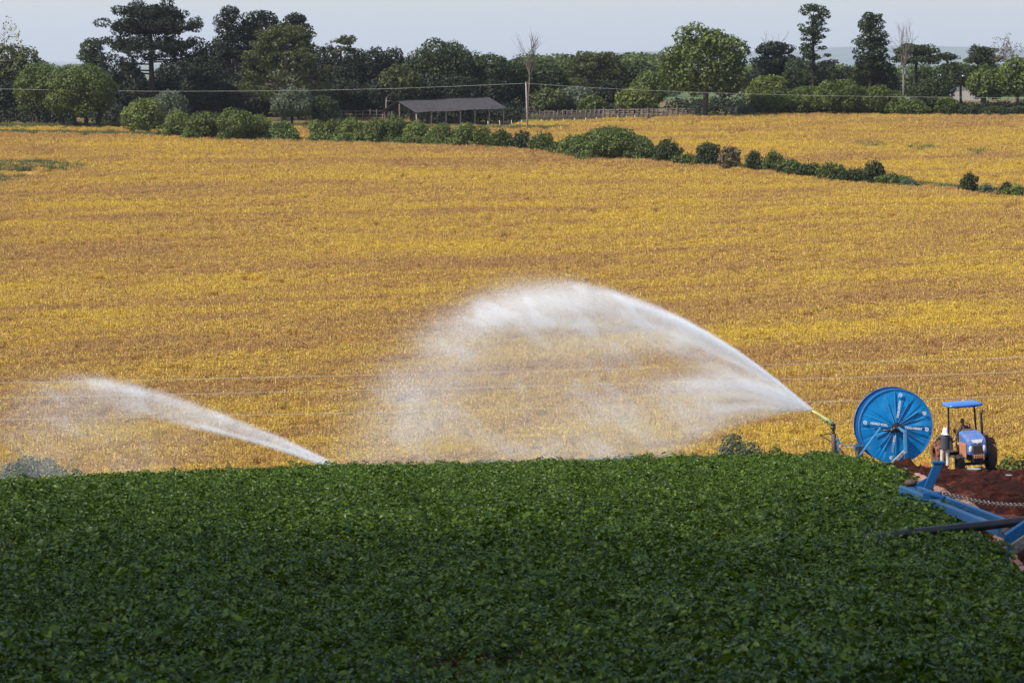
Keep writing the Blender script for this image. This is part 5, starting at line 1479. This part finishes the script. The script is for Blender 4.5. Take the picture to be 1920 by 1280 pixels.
def spray_points(rng, nozzle, az, spec, wind):
    """spec: list of dicts describing the streams leaving the nozzle"""
    out, size = [], []
    for s in spec:
        n = int(s['n'] * DROPS); pk = s.get('packets', 300)
        pid = rng.integers(0, pk, n)
        pe = rng.normal(0, 1, pk)[pid]; pv = rng.normal(0, 1, pk)[pid]; pa = rng.normal(0, 1, pk)[pid]; pt = rng.random(pk)[pid]
        el = np.radians(s['el'] + s['del'] * (0.7 * pe + 0.5 * rng.normal(size=n)))
        if 'fan' in s:
            q = rng.random(pk)[pid] ** s.get('fanp', 1.0)
            el = np.radians(s['fan'][0] + (s['fan'][1] - s['fan'][0]) * q + s['del'] * rng.normal(size=n))
        a = az + np.radians(s.get('daz', 3) * (0.7 * pa + 0.5 * rng.normal(size=n)))
        v = s['v'] * (1 + s.get('dv', .05) * (0.7 * pv + 0.5 * rng.normal(size=n)))
        V = np.stack([v*np.cos(el)*np.sin(a), v*np.cos(el)*np.cos(a), v*np.sin(el)], -1)
        k = s['k'] * np.exp(s.get('dk', .4) * (0.5 * rng.normal(size=n) + .6 * pv))
        T = s['T'][0] + (s['T'][1] - s['T'][0]) * np.clip(0.72 * pt + 0.28 * rng.random(n), 0, 1) ** s.get('tp', 1.0)
        P = np.repeat(nozzle[None], n, 0) + rng.normal(0, .015, (n, 3))
        P, V = fly(rng, P, V, k, T, wind)
        if 'fall' in s:                                   # drops torn off the stream, drifting down
            k2 = s['kf'] * np.exp(.5 * rng.normal(size=n))
            T2 = s['fall'] * rng.random(n) ** s.get('fp', 1.0)
            P, V = fly(rng, P, V, k2, T2, wind * (1 + .3 * rng.normal(size=(n, 1))))
        P = P + rng.normal(0, s.get('blur', .02), (n, 3))
        out.append(P); size.append(s['size'] * 0.26 * rng.uniform(.6, 1.4, n))
    P, S = np.concatenate(out), np.concatenate(size)
    # gusts tear the curtain into wisps
    a = P[:, 0] * .82 - P[:, 2] * .57; b = P[:, 0] * .57 + P[:, 2] * .82
    far = np.clip(np.linalg.norm(P - nozzle, axis=1) / 8, 0, 1)
    q = fbm(a / 1.9, b / .8, 3, 4)
    keep = rng.random(len(P)) < 1 - far * (1 - np.clip((q - .28) * 2.6, .58, 1))
    return P[keep], S[keep]

DROPS = 6.0
BIG = [
    # dense upper jet, then the same jet breaking up, then what is torn off it and drifts down
    dict(n=46000, el=40.4, **{'del': 0.9}, daz=1.2, v=16.9, dv=.02, k=.014, dk=.3, T=(0, 1.05), tp=1.1, size=.011, packets=220, blur=.03),
    dict(n=95000, fan=(33.0, 40.6), fanp=.75, el=0, **{'del': .6}, daz=2.0, v=16.7, dv=.04, k=.019, dk=.4, T=(0, 1.25), tp=1.0, size=.0105, packets=240, blur=.05),
    dict(n=80000, el=38.8, **{'del': 2.2}, daz=2.5, v=17.0, dv=.045, k=.022, dk=.35, T=(.75, 1.55), tp=1.0, size=.0105, packets=200, blur=.10),
    dict(n=34000, el=33.5, **{'del': 2.2}, daz=2.5, v=15.2, dv=.08, k=.022, dk=.4, T=(.3, 1.2), tp=1.0, size=.010, packets=90, blur=.09),
    dict(n=120000, el=38.0, **{'del': 2.8}, daz=3, v=16.0, dv=.07, k=.023, dk=.4, T=(.3, 1.65), size=.0085, packets=400, fall=1.5, kf=.9, fp=1.2, blur=.16),
    dict(n=130000, el=38.5, **{'del': 2.8}, daz=4, v=16.9, dv=.07, k=.024, dk=.35, T=(1.05, 1.85), size=.0085, packets=500, fall=2.4, kf=1.2, fp=.95, blur=.24),
    # flat lower fan off the spreader
    dict(n=18000, el=24.0, **{'del': 2.4}, daz=3, v=12.4, dv=.12, k=.042, dk=.5, T=(0, .85), size=.010, packets=70, blur=.06),
    dict(n=95000, fan=(-5, 38), fanp=.72, el=0, **{'del': 1.0}, daz=5, v=12.0, dv=.16, k=.08, dk=.5, T=(0, .75), tp=1.25, size=.009, packets=420, blur=.05),
    dict(n=150000, fan=(0, 38), el=0, **{'del': 2}, daz=5, v=13.2, dv=.2, k=.065, dk=.6, T=(.15, 1.25), size=.0085, packets=600, fall=1.6, kf=1.0, fp=.9, blur=.2),
    # thin veil filling the arch down to the ground
    dict(n=400000, fan=(10, 39), el=0, **{'del': 3}, daz=5, v=15.0, dv=.13, k=.032, dk=.45, T=(.3, 1.8), size=.0085, packets=1400, fall=3.2, kf=1.1, fp=.8, blur=.40),
]
SMALL = [
    dict(n=46000, fan=(22.0, 27.4), fanp=.7, el=0, **{'del': .6}, daz=1.2, v=24.0, dv=.025, k=.009, dk=.35, T=(0, .62), size=.0105, packets=130, blur=.05),
    dict(n=20000, el=22.4, **{'del': .5}, daz=1.2, v=23.0, dv=.03, k=.010, dk=.35, T=(0, .55), size=.0105, packets=120, blur=.05),
    dict(n=16000, el=26.8, **{'del': .8}, daz=1.5, v=24.0, dv=.03, k=.010, dk=.4, T=(.42, .80), size=.010, packets=70, blur=.09),
    dict(n=44000, el=25.8, **{'del': 1.6}, daz=2, v=23.6, dv=.05, k=.012, dk=.4, T=(.40, .85), size=.0085, packets=260, fall=1.2, kf=1.0, blur=.16),
    dict(n=120000, el=26.0, **{'del': 2.2}, daz=3, v=23.0, dv=.08, k=.014, dk=.5, T=(.2, .90), size=.0085, packets=700, fall=2.6, kf=1.0, fp=.8, blur=.30),
]

def water_material():
    m, nt, b = newmat('water_drops')
    b.inputs['Base Color'].default_value = (0.94, 0.95, 0.97, 1)
    b.inputs['Roughness'].default_value = 0.35; b.inputs['Specular IOR Level'].default_value = 0.5
    t = nt.nodes.new('ShaderNodeBsdfTranslucent'); t.inputs[0].default_value = (0.95, 0.955, 0.97, 1)
    mix = nt.nodes.new('ShaderNodeMixShader'); mix.inputs[0].default_value = 0.5
    nt.links.new(b.outputs[0], mix.inputs[1]); nt.links.new(t.outputs[0], mix.inputs[2])
    nt.links.new(mix.outputs[0], nt.nodes['Material Output'].inputs[0])
    return m
MWATER = water_material()
def drops_group():
    ng = bpy.data.node_groups.new('drops', 'GeometryNodeTree')
    ng.interface.new_socket('Geometry', in_out='INPUT', socket_type='NodeSocketGeometry')
    ng.interface.new_socket('Geometry', in_out='OUTPUT', socket_type='NodeSocketGeometry')
    N = ng.nodes; gi, go = N.new('NodeGroupInput'), N.new('NodeGroupOutput')
    mp = N.new('GeometryNodeMeshToPoints'); at = N.new('GeometryNodeInputNamedAttribute'); at.data_type = 'FLOAT'; at.inputs['Name'].default_value = 'rad'
    sm = N.new('GeometryNodeSetMaterial'); sm.inputs['Material'].default_value = MWATER
    ng.links.new(gi.outputs[0], mp.inputs['Mesh']); ng.links.new(at.outputs['Attribute'], mp.inputs['Radius'])
    ng.links.new(mp.outputs[0], sm.inputs['Geometry']); ng.links.new(sm.outputs[0], go.inputs[0])
    return ng
NG_DROPS = drops_group()
def make_spray(noz, az, spec, label, seed):
    """each drop is a tiny ball"""
    rng = np.random.default_rng(seed)
    P, S = spray_points(rng, np.array(noz), az, spec, np.array([-0.8, 0, 0]))
    k = P[:, 2] > zg(P[:, 0], P[:, 1]) + 0.1
    P, S = P[k], S[k]; n = len(P)
    print('drops', n)
    me = bpy.data.meshes.new('water_spray'); me.vertices.add(n)
    me.vertices.foreach_set('co', np.ascontiguousarray(P, np.float32).ravel())
    a = me.attributes.new('rad', 'FLOAT', 'POINT'); a.data.foreach_set('value', S.astype(np.float32))
    o = link('water_spray', me, MWATER)
    md = o.modifiers.new('drops', 'NODES'); md.node_group = NG_DROPS
    return tag(o, label, 'water spray', kind='stuff')
make_spray(W(1521, 768, 170), R(-84), BIG, 'big arching white water jet and mist thrown left by the sprinkler gun', 5)
make_spray(W(700, 908, 186), R(-80), SMALL, 'lower flatter white water jet rising from behind the potato crest at the left', 6)
# ------------------------------------------------------------------ a broken cloud unseen behind the camera, shaped to shade the near crop
def cloud():
    rng = np.random.default_rng(77); H = 700.0
    off = SUN * (H / SUN.z); V = []; F = []; nb = 0
    base = MB(); base.ell((0, 0, 0), (1, 1, 1), 6, 3); bv = np.array(base.v); bf = [f for f in base.f]
    for gx_ in np.arange(-62, 62, 1.0):
        for gy_ in np.arange(-60, 128, 1.0):
            x, y = gx_ + rng.random(), gy_ + rng.random()
            c = np.interp(y, [-70, 36, 45, 53, 68, 88, 110, 128], [.94, .93, .88, .78, .54, .29, .12, 0]) * (1 - sst(40, 62, abs(x)))
            if rng.random() > -math.log(1 - c) / 3.75: continue
            s = rng.uniform(.85, 1.0)
            V.append(bv * np.array([s*1.3, s*1.3, s*.8]) + np.array([x, y, rng.normal(0, 5)]) + np.array(off)); F += [tuple(i + nb for i in f) for f in bf]; nb += len(bv)
    me = bpy.data.meshes.new('cloud'); me.from_pydata([tuple(q) for q in np.concatenate(V)], [], F); me.update()
    me.polygons.foreach_set('use_smooth', [True] * len(me.polygons))
    m, nt, b = newmat('cloud_white'); b.inputs['Base Color'].default_value = (.85, .86, .88, 1); b.inputs['Roughness'].default_value = 1
    t = nt.nodes.new('ShaderNodeBsdfTranslucent'); t.inputs[0].default_value = (.85, .86, .88, 1); mix = nt.nodes.new('ShaderNodeMixShader')
    nt.links.new(b.outputs[0], mix.inputs[1]); nt.links.new(t.outputs[0], mix.inputs[2]); nt.links.new(mix.outputs[0], nt.nodes['Material Output'].inputs[0])
    tag(link('cloud', me, m), 'ragged white cloud out of view behind the camera, shaped to shade the near potato crop', 'cloud', kind='stuff')
cloud()
# ------------------------------------------------------------------ the air
def haze():
    m = bpy.data.materials.new('haze'); m.use_nodes = True; nt = m.node_tree
    nt.nodes.remove(nt.nodes['Principled BSDF'])
    v = nt.nodes.new('ShaderNodeVolumePrincipled'); v.inputs['Density'].default_value = 3.6e-5
    v.inputs['Color'].default_value = (0.83, 0.88, 0.97, 1); v.inputs['Anisotropy'].default_value = 0.2
    nt.links.new(v.outputs[0], nt.nodes['Material Output'].inputs['Volume'])
    mb = MB(); mb.box((0, 29000, 190), (60000, 60000, 660))
    o = mb.build('haze', m); tag(o, 'thin pale haze over the whole farmland softening the far hills', 'haze', kind='stuff')
haze()
